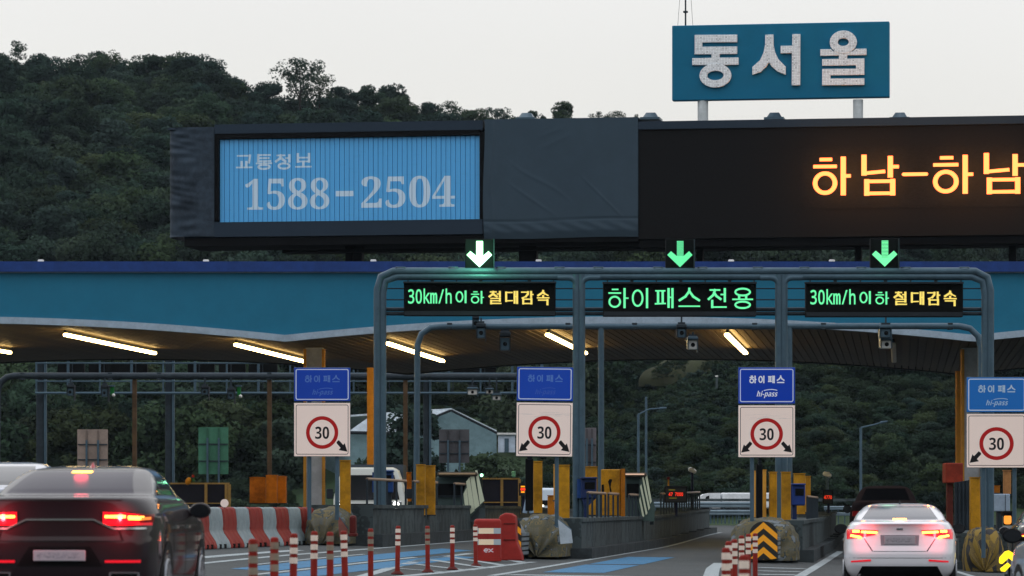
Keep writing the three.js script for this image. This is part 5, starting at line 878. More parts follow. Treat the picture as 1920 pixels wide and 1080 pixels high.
// ------------------------------------------------------------------ barriers
{ // red block with reflective bands, red flared barrier behind it
  const D = 80.6, p = at(914, 1055, D); p.y = gy(p.x, D); const t = thing('marker_drum', 'square red plastic marker block with two pale bands and white logo', 'barrier', p), w = 51 / FPX * D, h = 0.92;
  const body = rb(w, h, 0.5, 0.07, p.x, p.y + h / 2, p.z - 0.25);
  mesh('body', [body, bx(w * 1.02, 0.08, 0.54, p.x, p.y + 0.045, p.z - 0.25)], M.red, t);
  const bandTex = canvasTex(64, 8, (x) => { x.fillStyle = 'rgb(168,178,184)'; x.fillRect(0, 0, 64, 8); x.fillStyle = 'rgb(250,224,190)'; x.fillRect(11, 0, 36, 8); });
  for (const y of [0.66, 0.42]) { const g = new THREE.PlaneGeometry(w * 0.985, 0.12).translate(p.x, p.y + y, p.z + 0.006); mesh('reflective_band', g, std(new THREE.Color(0.95, 0.95, 0.95), 0.4, { map: bandTex }), t, true, true); }
  const lg = canvasTex(256, 96, (x) => { x.clearRect(0, 0, 256, 96); x.fillStyle = '#b4282a'; x.fillRect(0, 0, 256, 96); x.strokeStyle = 'rgb(214,208,214)'; x.lineWidth = 22; x.beginPath(); x.moveTo(20, 50); x.lineTo(118, 50); x.stroke(); x.beginPath(); x.arc(78, 50, 36, 0.75, 6.28, false); x.stroke(); x.beginPath(); x.moveTo(128, 14); x.quadraticCurveTo(160, 30, 178, 48); x.quadraticCurveTo(200, 76, 238, 84); x.moveTo(232, 10); x.quadraticCurveTo(196, 30, 178, 48); x.quadraticCurveTo(160, 78, 128, 86); x.stroke(); });
  mesh('logo', new THREE.PlaneGeometry(0.25, 0.095).translate(p.x + 0.02, p.y + 0.24, p.z + 0.006), std(new THREE.Color(0.9, 0.9, 0.9), 0.55, { map: lg }), t, true, true);
  const E = 83, q = at(957, 1048, E); q.y = gy(q.x, E); const u = thing('flared_barrier', 'red plastic barrier with rounded head and flared foot behind the banded block', 'barrier', q), s = new THREE.Shape();
  const k = 1 / FPX * E; [[-18, 0], [-17, 84], [-14, 92], [-6, 97], [4, 96], [10, 91], [11, 80], [11, 60], [13, 36], [18, 22], [22, 8], [23, 0]].forEach(([x, y], i) => i ? s.lineTo(x * k, y * 0.87 * k) : s.moveTo(x * k, 0));
  mesh('body', new THREE.ExtrudeGeometry(s, { depth: 0.8, bevelEnabled: true, bevelSize: 0.03, bevelThickness: 0.04, bevelSegments: 2 }).rotateY(-TH * 0.5).translate(q.x, q.y + 0.03, q.z - 0.8), M.red, u);
  mesh('groove', [bx(0.26, 0.025, 0.02, q.x - 0.02, q.y + 0.82, q.z + 0.045), bx(0.26, 0.025, 0.02, q.x - 0.02, q.y + 0.46, q.z + 0.045)], M.redDark, u);
  const r = thing('flared_barrier', 'small dark red barrier end beside the left yellow guard post', 'barrier', at(661, 1004, 86.5)); mesh('body', rect(655, 966, 667, 1004, 86.5, 0.6, 0.08), M.redDark, r); mesh('foot', rect(653, 1000, 669, 1006, 86.4, 0.7, 0.02), M.redDark, r);
}
{ // row of water-filled barriers, red and white by turns
  const W = std(col(136, 150, 154), 0.55, { map: T.wear }), R = std(col(134, 44, 37), 0.55, { map: T.wear });
  const edges = [335, 357, 381, 407, 433, 457.5, 483, 508, 532, 555, 581];
  const ord = ['', 'first', 'second', 'third', 'fourth', 'fifth'], cnt = { red: 0, white: 0 };
  for (let i = 0; i < 10; i++) {
    const D0 = 77 + i * 1.25, D1 = D0 + 1.25, a = new THREE.Vector3(xa(edges[i], D0), 0, -D0), b = new THREE.Vector3(xa(edges[i + 1], D1), 0, -D1), red = i % 2 === 1, m = a.clone().lerp(b, 0.5), y = gy(m.x, -m.z); m.y = y;
    const kind = red ? 'red' : 'white', k = ++cnt[kind];
    const dir = b.clone().sub(a), len = dir.length(), turn = Math.atan2(-dir.z, dir.x);
    const t = thing('water_barrier', kind + ' water barrier, ' + ord[k] + ' ' + kind + ' one from the black sedan', 'barrier', m, turn, kind + ' water barriers in the row');
    // lofted profile with wavy joints and three ribs
    const prof = [[0.3, 0], [0.3, 0.06], [0.26, 0.18], [0.17, 0.36], [0.14, 0.46], [0.14, 0.6], [0.11, 0.8], [0.1, 0.95], [0.06, 1.0], [0, 1.01]], NX = 26, P = [], I = [], full = [...prof, ...prof.slice(0, -1).reverse().map(([z, h]) => [-z, h])], H = (952.5 - HZ < 1 ? (EYE - y) : 1) * 0.995;
    full.forEach(([z, h]) => { for (let q = 0; q <= NX; q++) { const u = q / NX, wav = 0.055 * Math.sin(h * 9.5 + 0.4), rib = (h > 0.05 && h < 0.97) ? 0.022 * Math.max(0, Math.sin(u * Math.PI * 6)) * (h > 0.42 && h < 0.58 ? -0.6 : 1) : 0; P.push((u - 0.5) * len * 0.985 + wav, h * H + 0.01, z + Math.sign(z) * rib); } });
    for (let j = 0; j < full.length - 1; j++) for (let q = 0; q < NX; q++) { const c = j * (NX + 1) + q; I.push(c, c + 1, c + NX + 1, c + 1, c + NX + 2, c + NX + 1); }
    const g = new THREE.BufferGeometry(); g.setAttribute('position', new THREE.Float32BufferAttribute(P, 3)); g.setIndex(I); g.computeVertexNormals(); mesh('shell', g, red ? R : W, t, false);
    const ends = []; for (const s of [-1, 1]) { const sh = new THREE.Shape(full.map(([z, h]) => new THREE.Vector2(z, h * H + 0.01))); ends.push(new THREE.ShapeGeometry(sh).rotateY(Math.PI / 2).translate(s * len * 0.46, 0, 0)); } mesh('end_wall', ends, red ? R : W, t, false);
    mesh('lift_slot', [-0.25, 0.1].map((f) => bx(len * 0.12, 0.09, 0.63, len * f, 0.055, 0)), M.black, t, false);
    mesh('filler_cap', new THREE.CylinderGeometry(0.05, 0.05, 0.03, 14).translate(-len * 0.2, H + 0.02, 0), M.darkGrey, t, false);
  }
  const D = 80, t = thing('reflector_disc', 'round pale reflector disc standing on the water barriers', 'reflector', at(421, 952, D)); mesh('disc', new THREE.CylinderGeometry(0.088, 0.088, 0.02, 28).rotateX(Math.PI / 2).translate(...at(421, 943.5, D).toArray()), std(col(246, 226, 216), 0.35), t); mesh('stem', rect(419.5, 944, 422.5, 953, D + 0.03, 0.03), M.darkGrey, t);
}
// ------------------------------------------------------------------ delineator posts
function makePost() {
  const t = new THREE.Group(), r = 0.042;
  mesh('post', lathe([[0, 0.85], [r * 0.7, 0.85], [r, 0.83], [r, 0.1], [r * 1.15, 0.06], [r * 1.3, 0]], 20), std(col(136, 36, 27), 0.6, { map: T.wear }), t, false);
  for (const y of [0.765, 0.655, 0.545]) mesh('reflective_band', lathe([[r + 0.002, y - 0.034], [r + 0.003, y - 0.034], [r + 0.003, y + 0.034], [r + 0.002, y + 0.034]], 20), std(col(244, 226, 210), 0.4, { map: T.wear }), t, false);
  mesh('base', lathe([[0, 0.07], [0.06, 0.06], [0.11, 0.02], [0.115, 0], [0, 0]], 20), std(col(84, 26, 22), 0.75, { map: T.dirt }), t, false);
  return t;
}
const post0 = makePost();
function delineator(px, topY, label, group, lean = 0, dim = 0) {
  let lo = 20, hi = 130; for (let i = 0; i < 40; i++) { const D = (lo + hi) / 2, x = xa(px, D); if (ya(topY, D) > gy(x, D) + 0.85) hi = D; else lo = D; }
  // the row of the top gives the distance
  let best = 60, e = 9; for (let D = 24; D < 125; D += 0.25) { const k = Math.abs(ya(topY, D) - gy(xa(px, D), D) - 0.85); if (k < e) { e = k; best = D; } }
  const t = post0.clone(); t.name = numbered('delineator_post'); scene.add(t); t.position.set(xa(px, best), gy(xa(px, best), best), -best); t.rotation.z = lean; t.rotation.y = rnd() * 6; tag(t, label, 'delineator', group);
  if (dim) t.children.forEach((c) => { if (c.name === 'reflective_band') c.material = dimBand; });
  return t;
}
const dimBand = std(col(140, 130, 114), 0.6, { map: T.dirt });
const gL = 'red and white delineator posts in front of the banded red block', gR = 'red and white delineator posts before the chevron nose';
[[475, 1010, 'dim-banded delineator post nearest the black sedan', 1], [514, 1007, 'dim-banded delineator post second from the black sedan', 1], [549, 1000, 'bright-banded delineator post third from the black sedan', 0], [588, 996, 'tallest-looking bright delineator post in front of the brown nose sheet', 0], [619, 997, 'dim delineator post between two bright ones below the first lane sign', 1], [648, 995, 'bright delineator post below the first yellow guard post', 0], [695, 991, 'dim delineator post alone left of the middle of the row', 1], [745, 986, 'brightest delineator post in the middle of the row, foot on the white line', 0], [802, 986, 'dim delineator post on the hatched marking, third from the banded block', 1], [848, 985, 'delineator post on the hatched marking, second from the banded block', 0], [892, 983, 'delineator post half hidden beside the banded red block', 0]].forEach(([x, y, l, d]) => delineator(x, y, l, gL, (rnd() - 0.5) * 0.04 - 0.02, d));
[[1361, 1027, 'delineator post at the left front of the right cluster, on the white edge'], [1367, 1015, 'delineator post hidden behind the left front one of the right cluster'], [1377, 1011, 'delineator post second from left in the right cluster'], [1391, 1004, 'delineator post in the middle of the right cluster'], [1395, 1040, 'largest nearest delineator post of the right cluster'], [1403, 1001, 'delineator post second from right in the right cluster'], [1416, 1000, 'delineator post at the right end of the cluster, foot visible before the chevrons']].forEach(([x, y, l]) => delineator(x, y, l, gR, (rnd() - 0.5) * 0.02));

// ------------------------------------------------------------------ vehicles
// A body is a stack of rounded outlines: rows of height, half width, rear end and front end (metres, forward is -z)
function mono(xs, ys) {
  const n = xs.length, d = [], m = []; for (let i = 0; i < n - 1; i++) d.push((ys[i + 1] - ys[i]) / (xs[i + 1] - xs[i]));
  m[0] = d[0]; m[n - 1] = d[n - 2]; for (let i = 1; i < n - 1; i++) m[i] = d[i - 1] * d[i] <= 0 ? 0 : 2 / (1 / d[i - 1] + 1 / d[i]);
  return (x) => { if (x <= xs[0]) return ys[0]; if (x >= xs[n - 1]) return ys[n - 1]; let i = 0; while (x > xs[i + 1]) i++; const h = xs[i + 1] - xs[i], t = (x - xs[i]) / h, t2 = t * t, t3 = t2 * t; return (2 * t3 - 3 * t2 + 1) * ys[i] + (t3 - 2 * t2 + t) * h * m[i] + (3 * t2 - 2 * t3) * ys[i + 1] + (t3 - t2) * h * m[i + 1]; };
}
function carShape(rows) {
  const ys = rows.map((r) => r[0]), W = mono(ys, rows.map((r) => r[1])), R = mono(ys, rows.map((r) => r[2])), F = mono(ys, rows.map((r) => r[3])), top = ys[ys.length - 1], bot = ys[0];
  const N = (y) => lerp(5, 3.4, sst(1.0, 1.25, y)), Mx = (y) => lerp(8, 5, sst(1.0, 1.3, y));
  const zR = (x, y) => { const w = W(y), c = (R(y) + F(y)) / 2, L = (R(y) - F(y)) / 2; return c + L * Math.pow(Math.max(0, 1 - Math.pow(Math.min(0.9999, Math.abs(x) / w), N(y))), 1 / Mx(y)); };
  const xS = (z, y) => { const c = (R(y) + F(y)) / 2, L = (R(y) - F(y)) / 2; return W(y) * Math.pow(Math.max(0, 1 - Math.pow(Math.min(0.9999, Math.abs((z - c) / L)), Mx(y))), 1 / N(y)); };
  function body() {
    const hs = []; for (let i = 0; i < ys.length - 1; i++) { const n = Math.max(2, Math.ceil((ys[i + 1] - ys[i]) / 0.025)); for (let k = 0; k < n; k++) hs.push(lerp(ys[i], ys[i + 1], k / n)); } hs.push(top);
    const NA = 120, P = [], I = [];
    for (const y of hs) { const w = W(y), c = (R(y) + F(y)) / 2, L = (R(y) - F(y)) / 2; for (let k = 0; k < NA; k++) { const a = k / NA * Math.PI * 2, cx = Math.cos(a), sx = Math.sin(a); P.push(Math.sign(cx) * Math.pow(Math.abs(cx), 2 / N(y)) * w, y, c + Math.sign(sx) * Math.pow(Math.abs(sx), 2 / Mx(y)) * L); } }
    for (let j = 0; j < hs.length - 1; j++) for (let k = 0; k < NA; k++) { const a = j * NA + k, b = j * NA + (k + 1) % NA; I.push(a, a + NA, b, b, a + NA, b + NA); }
    const t0 = P.length / 3; P.push(0, top + 0.004, (R(top) + F(top)) / 2); for (let k = 0; k < NA; k++) I.push((hs.length - 1) * NA + k, t0, (hs.length - 1) * NA + (k + 1) % NA);
    const b0 = P.length / 3; P.push(0, bot, (R(bot) + F(bot)) / 2); for (let k = 0; k < NA; k++) I.push((k + 1) % NA, b0, k);
    const g = new THREE.BufferGeometry(); g.setAttribute('position', new THREE.Float32BufferAttribute(P, 3)); g.setIndex(I); g.computeVertexNormals(); return g;
  }
  // a panel that follows the body: four corners (x, y) at the rear or (z, y) on a side, lifted by off
  function patch(q, f, off, nx = 14, ny = 8) {
    const P = [], I = [];
    for (let s = 0; s < 2; s++) for (let j = 0; j <= ny; j++) for (let i = 0; i <= nx; i++) { const u = i / nx, v = j / ny, a = lerp(lerp(q[0][0], q[1][0], u), lerp(q[3][0], q[2][0], u), v), b = lerp(lerp(q[0][1], q[1][1], u), lerp(q[3][1], q[2][1], u), v); P.push(...f(a, b, s ? off - 0.035 : off)); }
    const S = (nx + 1) * (ny + 1);
    for (let j = 0; j < ny; j++) for (let i = 0; i < nx; i++) { const a = j * (nx + 1) + i; I.push(a, a + 1, a + nx + 2, a, a + nx + 2, a + nx + 1); }
    const edge = []; for (let i = 0; i < nx; i++) edge.push([i, i + 1], [ny * (nx + 1) + i + 1, ny * (nx + 1) + i]); for (let j = 0; j < ny; j++) edge.push([(j + 1) * (nx + 1), j * (nx + 1)], [j * (nx + 1) + nx, (j + 1) * (nx + 1) + nx]);
    for (const [a, b] of edge) I.push(a, b + S, b, a, a + S, b + S);
    const g = new THREE.BufferGeometry(); g.setAttribute('position', new THREE.Float32BufferAttribute(P, 3)); g.setIndex(I); return toCreasedNormals(g, 0.6);
  }
  const rear = (q, off = 0.006, nx, ny) => patch(q, (x, y, o) => [x, y, zR(x, y) + o], off, nx, ny);
  const side = (q, s, off = 0.006, nx, ny) => patch(q, (z, y, o) => [s * (xS(z, y) + o), y, z], off, nx, ny);
  return { W, R, F, zR, xS, body, rear, side, top };
}
const paint = (c, o = {}) => new THREE.MeshPhysicalMaterial({ color: c, roughness: 0.4, specularIntensity: 0.3, clearcoat: 1, clearcoatRoughness: 0.05, ...o });
const glassDark = new THREE.MeshPhysicalMaterial({ color: col(26, 27, 32), roughness: 0.08, specularIntensity: 1 });
const chrome = std(col(220, 222, 226), 0.22, { metalness: 1 }), tyreM = std(col(22, 22, 23), 0.85), rimM = std(col(130, 134, 140), 0.4, { metalness: 0.7 });
const litBar = glow(8, 3.4, 0.4, 0x300404), lensRed = new THREE.MeshPhysicalMaterial({ color: col(150, 10, 20), roughness: 0.15, emissive: new THREE.Color(0.55, 0.008, 0.02) }), reflRed = std(col(220, 30, 40), 0.25), lensDim = new THREE.MeshPhysicalMaterial({ color: col(120, 12, 16), roughness: 0.15 });
const plateTex = canvasTex(128, 32, (x) => { x.fillStyle = '#c9cbd0'; x.fillRect(0, 0, 128, 32); for (let i = 0; i < 160; i++) { x.fillStyle = `rgba(70,75,85,${0.05 + rnd() * 0.12})`; x.fillRect(8 + rnd() * 108, 6 + rnd() * 17, 2 + rnd() * 5, 1 + rnd() * 4); } });
function wheelAt(t, x, z, r = 0.33) {
  const s = Math.sign(x), w = mesh('wheel', new THREE.CylinderGeometry(r - 0.02, r - 0.02, 0.2, 36).rotateZ(Math.PI / 2).translate(x - s * 0.11, r, z), tyreM, t, false);
  mesh('tyre', new THREE.TorusGeometry(r - 0.055, 0.06, 10, 40).rotateY(Math.PI / 2).scale(1.5, 1, 1).translate(x - s * 0.09, r, z), tyreM, w, false);
  const sp = []; for (let k = 0; k < 10; k++) sp.push(bx(0.03, r * 0.62, 0.045, x - s * 0.0, r, z).translate(0, 0, 0).translate(-x, -r, -z).translate(0, r * 0.34, 0).rotateX(k * Math.PI / 5).translate(x, r, z));
  mesh('rim', [...sp, new THREE.TorusGeometry(r * 0.66, 0.02, 8, 36).rotateY(Math.PI / 2).translate(x, r, z), new THREE.CylinderGeometry(0.06, 0.06, 0.05, 16).rotateZ(Math.PI / 2).translate(x, r, z)], rimM, w, false);
}
function mirror(t, s, x, y, z, m) {
  const g = new THREE.SphereGeometry(0.5, 24, 14).scale(0.225, 0.165, 0.15), p = g.attributes.position; for (let i = 0; i < p.count; i++) if (p.getZ(i) > 0.02) p.setZ(i, 0.02 + (p.getZ(i) - 0.02) * 0.25); g.computeVertexNormals();
  const o = mesh('mirror', [g.translate(s * (x + 0.1), y, z), bar(new THREE.Vector3(s * (x - 0.22), y - 0.04, z - 0.02), new THREE.Vector3(s * (x + 0.06), y - 0.03, z - 0.02), 0.03, 8)], m, t, false);
  mesh('mirror_glass', new THREE.CircleGeometry(0.5, 24).scale(0.195, 0.135, 1).translate(s * (x + 0.1), y, z + 0.04), glassDark, o, false);
}
function sedan(name, label, cat, pos, turn, C, m, o) {
  const t = thing(name, label, cat, pos, turn), S = (x) => [-1, 1].map(x);
  t.scale.set(1, o.sy || 1, 1);
  mesh('body', C.body(), m, t, false);
  const g = o.glass;
  mesh('rear_window', C.rear([[-g[1], g[0]], [g[1], g[0]], [g[3], g[2]], [-g[3], g[2]]], 0.004, 24, 16), o.glassMat || glassDark, t, false);
  for (const s of [-1, 1]) {
    for (const q of o.side) mesh('side_window', C.side(q, s, 0.004, 18, 8), glassDark, t, false);
    for (const z of o.wheels) {
      const fan = [0, 0, 0], y0 = 0.34, P = [], I = []; // dark wheel arch on the side
      for (let k = 0; k <= 30; k++) { const a = Math.PI * (k / 30 * 1.1 - 0.05); for (const r of [0.0, 0.4]) { const zz = z + Math.cos(a) * r, yy = Math.max(0.21, y0 + Math.sin(a) * r); P.push(s * (C.xS(zz, yy) + 0.006), yy, zz); } }
      for (let k = 0; k < 30; k++) { const a = k * 2; I.push(a, a + 1, a + 3, a, a + 3, a + 2); }
      const ag = new THREE.BufferGeometry(); ag.setAttribute('position', new THREE.Float32BufferAttribute(P, 3)); ag.setIndex(I); ag.computeVertexNormals(); mesh('wheel_arch', ag, M.rubber, t, false);
      wheelAt(t, s * (C.W(0.5) - 0.005), z);
    }
    mirror(t, s, C.W(1.05) + 0.02 + (o.mirrorOut || 0), o.mirrorY || 1.04, o.mirrorZ || -3.0, o.mirrorMat || m);
    if (o.handles) for (const z of o.handles) mesh('door_handle', C.side([[z - 0.09, 0.86], [z + 0.09, 0.86], [z + 0.09, 0.89], [z - 0.09, 0.89]], s, 0.025, 6, 2), chrome, t, false);
    if (o.seams) for (const z of o.seams) mesh('door_seam', C.side([[z - 0.006, 0.3], [z + 0.006, 0.3], [z + 0.02, 1.02], [z + 0.008, 1.02]], s, 0.002, 2, 10), M.black, t, false);
  }
  o.more?.(t, C);
  return t;
}
const lampSet = (t, C, lens, bars, lit, I) => { for (const s of [-1, 1]) {
  const f = (q) => s > 0 ? q : [[-q[1][0], q[1][1]], [-q[0][0], q[0][1]], [-q[3][0], q[3][1]], [-q[2][0], q[2][1]]];
  const l = mesh('tail_lamp', C.rear(f(lens), 0.012, 20, 6), lit ? lensRed : lensDim, t, false);
  for (const b of bars) mesh('lit_bar', C.rear(f(b), 0.02, 12, 4), lit ? litBar : lensDim, l, false);
  if (lit && I) { const c = [lens[0][0] * 0.5 + lens[1][0] * 0.5, (lens[0][1] + lens[3][1]) / 2], L = new THREE.PointLight(new THREE.Color(1, 0.06, 0.08), I); L.position.set(s * c[0], c[1], C.zR(c[0], c[1]) + 0.16); L.shadow.radius = 1.5; L.castShadow = true; L.name = 'lamp_light'; t.add(L); }
} };
// --- dark sedan at left
const CA = carShape([[0.2, 0.82, -0.12, -4.7], [0.32, 0.9, -0.02, -4.86], [0.5, 0.928, 0.03, -4.92], [0.64, 0.932, 0.035, -4.92], [0.72, 0.932, 0.035, -4.9], [0.8, 0.932, 0.025, -4.88], [0.92, 0.925, 0.02, -4.7], [1.0, 0.912, 0.022, -4.2], [1.08, 0.885, 0.03, -3.78], [1.15, 0.85, 0.04, -3.56], [1.178, 0.82, -0.01, -3.5], [1.195, 0.79, -0.36, -3.46], [1.26, 0.762, -0.62, -3.34], [1.33, 0.718, -0.92, -3.2], [1.4, 0.66, -1.27, -3.06], [1.45, 0.6, -1.6, -2.95], [1.48, 0.52, -2.0, -2.86], [1.5, 0.36, -2.45, -2.74]]);
const blackPaint = paint(col(32, 24, 29), { roughness: 0.5, specularIntensity: 0.1, clearcoat: 0.65 });
const quad = (x0, y0, x1, y1) => [[x0, y0], [x1, y0], [x1, y1], [x0, y1]];
sedan('sedan', 'black sedan with lit red tail lamps waiting at lower left', 'car', [xa(113, 36.3), gy(xa(113, 36.3), 36.3) + 0.02, -36.3], -1.9 * Math.PI / 180, CA, blackPaint, {
  glass: [1.205, 0.64, 1.446, 0.5], side: [[[-3.2, 1.2], [-2.45, 1.2], [-2.45, 1.43], [-2.9, 1.43]], [[-2.4, 1.2], [-1.55, 1.2], [-1.75, 1.41], [-2.4, 1.43]], [[-1.5, 1.2], [-0.95, 1.2], [-1.4, 1.33], [-1.7, 1.395]]],
  wheels: [-0.98, -3.85], handles: [-1.6, -2.6], seams: [-1.45, -2.45, -3.5], glassMat: new THREE.MeshPhysicalMaterial({ color: col(44, 40, 52), roughness: 0.2, specularIntensity: 0.08 }),
  more(t, C) {
    lampSet(t, C, [[0.42, 0.9], [0.86, 0.9], [0.86, 1.0], [0.42, 1.03]], [quad(0.44, 0.972, 0.635, 0.996), [[0.66, 0.955], [0.8, 0.95], [0.8, 0.985], [0.66, 0.99]]], true, 1.5);
    for (const s of [-1, 1]) { const q = mesh('side_lamp', C.side([[-0.3, 0.93], [-0.06, 0.92], [-0.06, 1.0], [-0.34, 1.01]], s, 0.012, 8, 4), lensDim, t, false); mesh('lit_bar', C.side([[-0.24, 0.955], [-0.1, 0.95], [-0.1, 0.975], [-0.24, 0.98]], s, 0.018, 6, 2), glow(1.6, 0.35, 0.05), q, false); }
    const st = [[-0.82, 0.87], [-0.52, 0.866], [-0.33, 0.955], [0.33, 0.955], [0.52, 0.866], [0.82, 0.87]], gs = []; for (let i = 1; i < st.length; i++) { const [a, b] = [st[i - 1], st[i]]; gs.push(C.rear([[a[0], a[1] - 0.008], [b[0], b[1] - 0.008], [b[0], b[1] + 0.008], [a[0], a[1] + 0.008]], 0.014, 12, 2)); } mesh('chrome_strip', gs, chrome, t, false);
    mesh('lid_lip', C.rear(quad(-0.6, 1.148, 0.6, 1.168), 0.02, 20, 2), blackPaint, t, false);
    mesh('lid_seam', [C.rear(quad(-0.6, 0.742, 0.6, 0.75), 0.003, 20, 1), C.rear([[-0.62, 0.748], [-0.6, 0.748], [-0.56, 0.86], [-0.58, 0.86]], 0.003, 2, 4), C.rear([[0.6, 0.748], [0.62, 0.748], [0.58, 0.86], [0.56, 0.86]], 0.003, 2, 4)], M.black, t, false);
    mesh('plate_recess', C.rear([[-0.42, 0.5], [0.42, 0.5], [0.3, 0.69], [-0.3, 0.69]], 0.005, 12, 4), M.black, t, false);
    mesh('number_plate', rb(0.51, 0.105, 0.02, 0.008, 0, 0.605, 0.055), std(new THREE.Color(0.55, 0.57, 0.6), 0.5, { map: plateTex }), t, false, true);
    for (const s of [-1, 1]) { mesh('reflector', C.rear(s > 0 ? quad(0.44, 0.535, 0.77, 0.56) : quad(-0.77, 0.535, -0.44, 0.56), 0.012, 12, 2), lensRed, t, false); mesh('exhaust_trim', C.rear(s > 0 ? quad(0.48, 0.37, 0.76, 0.44) : quad(-0.76, 0.37, -0.48, 0.44), 0.03, 8, 3), chrome, t, false); mesh('exhaust', C.rear(s > 0 ? quad(0.5, 0.385, 0.74, 0.428) : quad(-0.74, 0.385, -0.5, 0.428), 0.036, 6, 2), M.black, t, false); }
    mesh('bumper_valance', C.rear(quad(-0.84, 0.21, 0.84, 0.36), 0.006, 20, 4), M.black, t, false);
    mesh('high_brake_lamp', C.rear(quad(-0.1, 1.425, 0.1, 1.442), 0.03, 8, 2), litBar, t, false);
    const L = new THREE.PointLight(new THREE.Color(1, 0.06, 0.1), 0.12); L.position.set(0, 1.45, C.zR(0, 1.433) + 0.12); L.shadow.radius = 4; L.name = 'lamp_light'; t.add(L);
    mesh('antenna_fin', new THREE.ConeGeometry(0.07, 0.075, 10).scale(0.6, 1, 1.6).translate(0, 1.505, -2.2), lensRed.clone(), t, false).material.emissive.setRGB(0.02, 0, 0);
    mesh('roof_seam', C.rear(quad(-0.5, 1.452, 0.5, 1.457), 0.003, 16, 1), M.black, t, false);
  } });
// --- white sedan
const CB = carShape([[0.27, 0.8, -0.14, -4.6], [0.36, 0.87, -0.05, -4.74], [0.5, 0.908, 0.02, -4.82], [0.64, 0.918, 0.03, -4.84], [0.8, 0.917, -0.02, -4.8], [0.92, 0.905, -0.05, -4.6], [1.0, 0.885, -0.06, -4.1], [1.08, 0.85, -0.05, -3.7], [1.135, 0.815, -0.03, -3.5], [1.165, 0.785, -0.1, -3.44], [1.185, 0.755, -0.36, -3.4], [1.25, 0.725, -0.68, -3.28], [1.31, 0.685, -1.02, -3.14], [1.37, 0.63, -1.42, -3.0], [1.415, 0.575, -1.8, -2.9], [1.445, 0.5, -2.1, -2.8], [1.465, 0.34, -2.4, -2.68]]);
const whitePaint = paint(col(214, 214, 220));
const lane = -TH;
sedan('sedan', 'white sedan with lit red tail lamps driving into the right lane', 'car', [xa(1687, 59.8), gy(xa(1687, 59.8), 59.8) + 0.005, -59.8], lane, CB, whitePaint, {
  glass: [1.193, 0.625, 1.415, 0.475], side: [[[-3.1, 1.19], [-2.4, 1.19], [-2.4, 1.4], [-2.8, 1.4]], [[-2.35, 1.19], [-1.5, 1.19], [-1.7, 1.37], [-2.35, 1.4]]], wheels: [-0.95, -3.75], mirrorZ: -2.95, mirrorMat: M.black, handles: [-1.6, -2.5], seams: [-1.4, -2.4],
  glassMat: new THREE.MeshPhysicalMaterial({ color: col(60, 62, 74), roughness: 0.12, specularIntensity: 0.4 }),
  more(t, C) {
    lampSet(t, C, [[0.4, 0.955], [0.85, 0.885], [0.855, 1.05], [0.34, 1.03]], [[[0.37, 0.978], [0.62, 0.99], [0.615, 1.022], [0.36, 1.012]], quad(0.645, 0.995, 0.755, 1.034), [[0.61, 0.9], [0.79, 0.93], [0.785, 0.962], [0.62, 0.936]]], true, 0.42);
    mesh('plate_recess', C.rear([[-0.3, 0.79], [0.3, 0.79], [0.31, 0.955], [-0.31, 0.955]], 0.006, 12, 4), std(col(120, 120, 128), 0.5), t, false);
    mesh('number_plate', rb(0.5, 0.125, 0.02, 0.008, 0, 0.872, C.zR(0, 0.87) + 0.02), std(new THREE.Color(0.5, 0.5, 0.52), 0.5, { map: plateTex }), t, false, true);
    mesh('lid_seam', [C.rear(quad(-0.42, 0.69, 0.42, 0.697), 0.003, 20, 1), C.rear([[-0.44, 0.69], [-0.425, 0.697], [-0.56, 0.9], [-0.57, 0.89]], 0.003, 2, 8), C.rear([[0.425, 0.697], [0.44, 0.69], [0.57, 0.89], [0.56, 0.9]], 0.003, 2, 8), C.rear(quad(-0.88, 0.585, 0.88, 0.591), 0.003, 24, 1)], M.steelDark, t, false);
    for (const s of [-1, 1]) mesh('reflector', C.rear(s > 0 ? [[0.46, 0.535], [0.78, 0.515], [0.78, 0.54], [0.46, 0.565]] : [[-0.78, 0.515], [-0.46, 0.535], [-0.46, 0.565], [-0.78, 0.54]], 0.01, 12, 2), lensRed, t, false);
    mesh('bumper_valance', C.rear([[-0.7, 0.275], [0.7, 0.275], [0.6, 0.455], [-0.6, 0.455]], 0.006, 20, 6), M.black, t, false);
    mesh('lid_lip', C.rear(quad(-0.62, 1.125, 0.62, 1.15), 0.018, 20, 2), whitePaint, t, false);
    mesh('badge', C.rear(quad(-0.05, 1.035, 0.05, 1.065), 0.01, 6, 3), chrome, t, false);
    mesh('high_brake_lamp', C.rear(quad(-0.11, 1.197, 0.11, 1.222), 0.025, 8, 2), litBar, t, false);
    const L = new THREE.PointLight(new THREE.Color(1, 0.06, 0.1), 0.14); L.position.set(0, 1.24, C.zR(0, 1.21) + 0.12); L.shadow.radius = 4; L.name = 'lamp_light'; t.add(L);
    mesh('antenna_fin', new THREE.ConeGeometry(0.045, 0.09, 8).scale(0.5, 1, 1.5).translate(0, 1.485, -2.2), M.darkGrey, t, false);
    mesh('underbody', bx(1.5, 0.14, 4, 0, 0.22, -2.3), M.black, t, false);
  } });
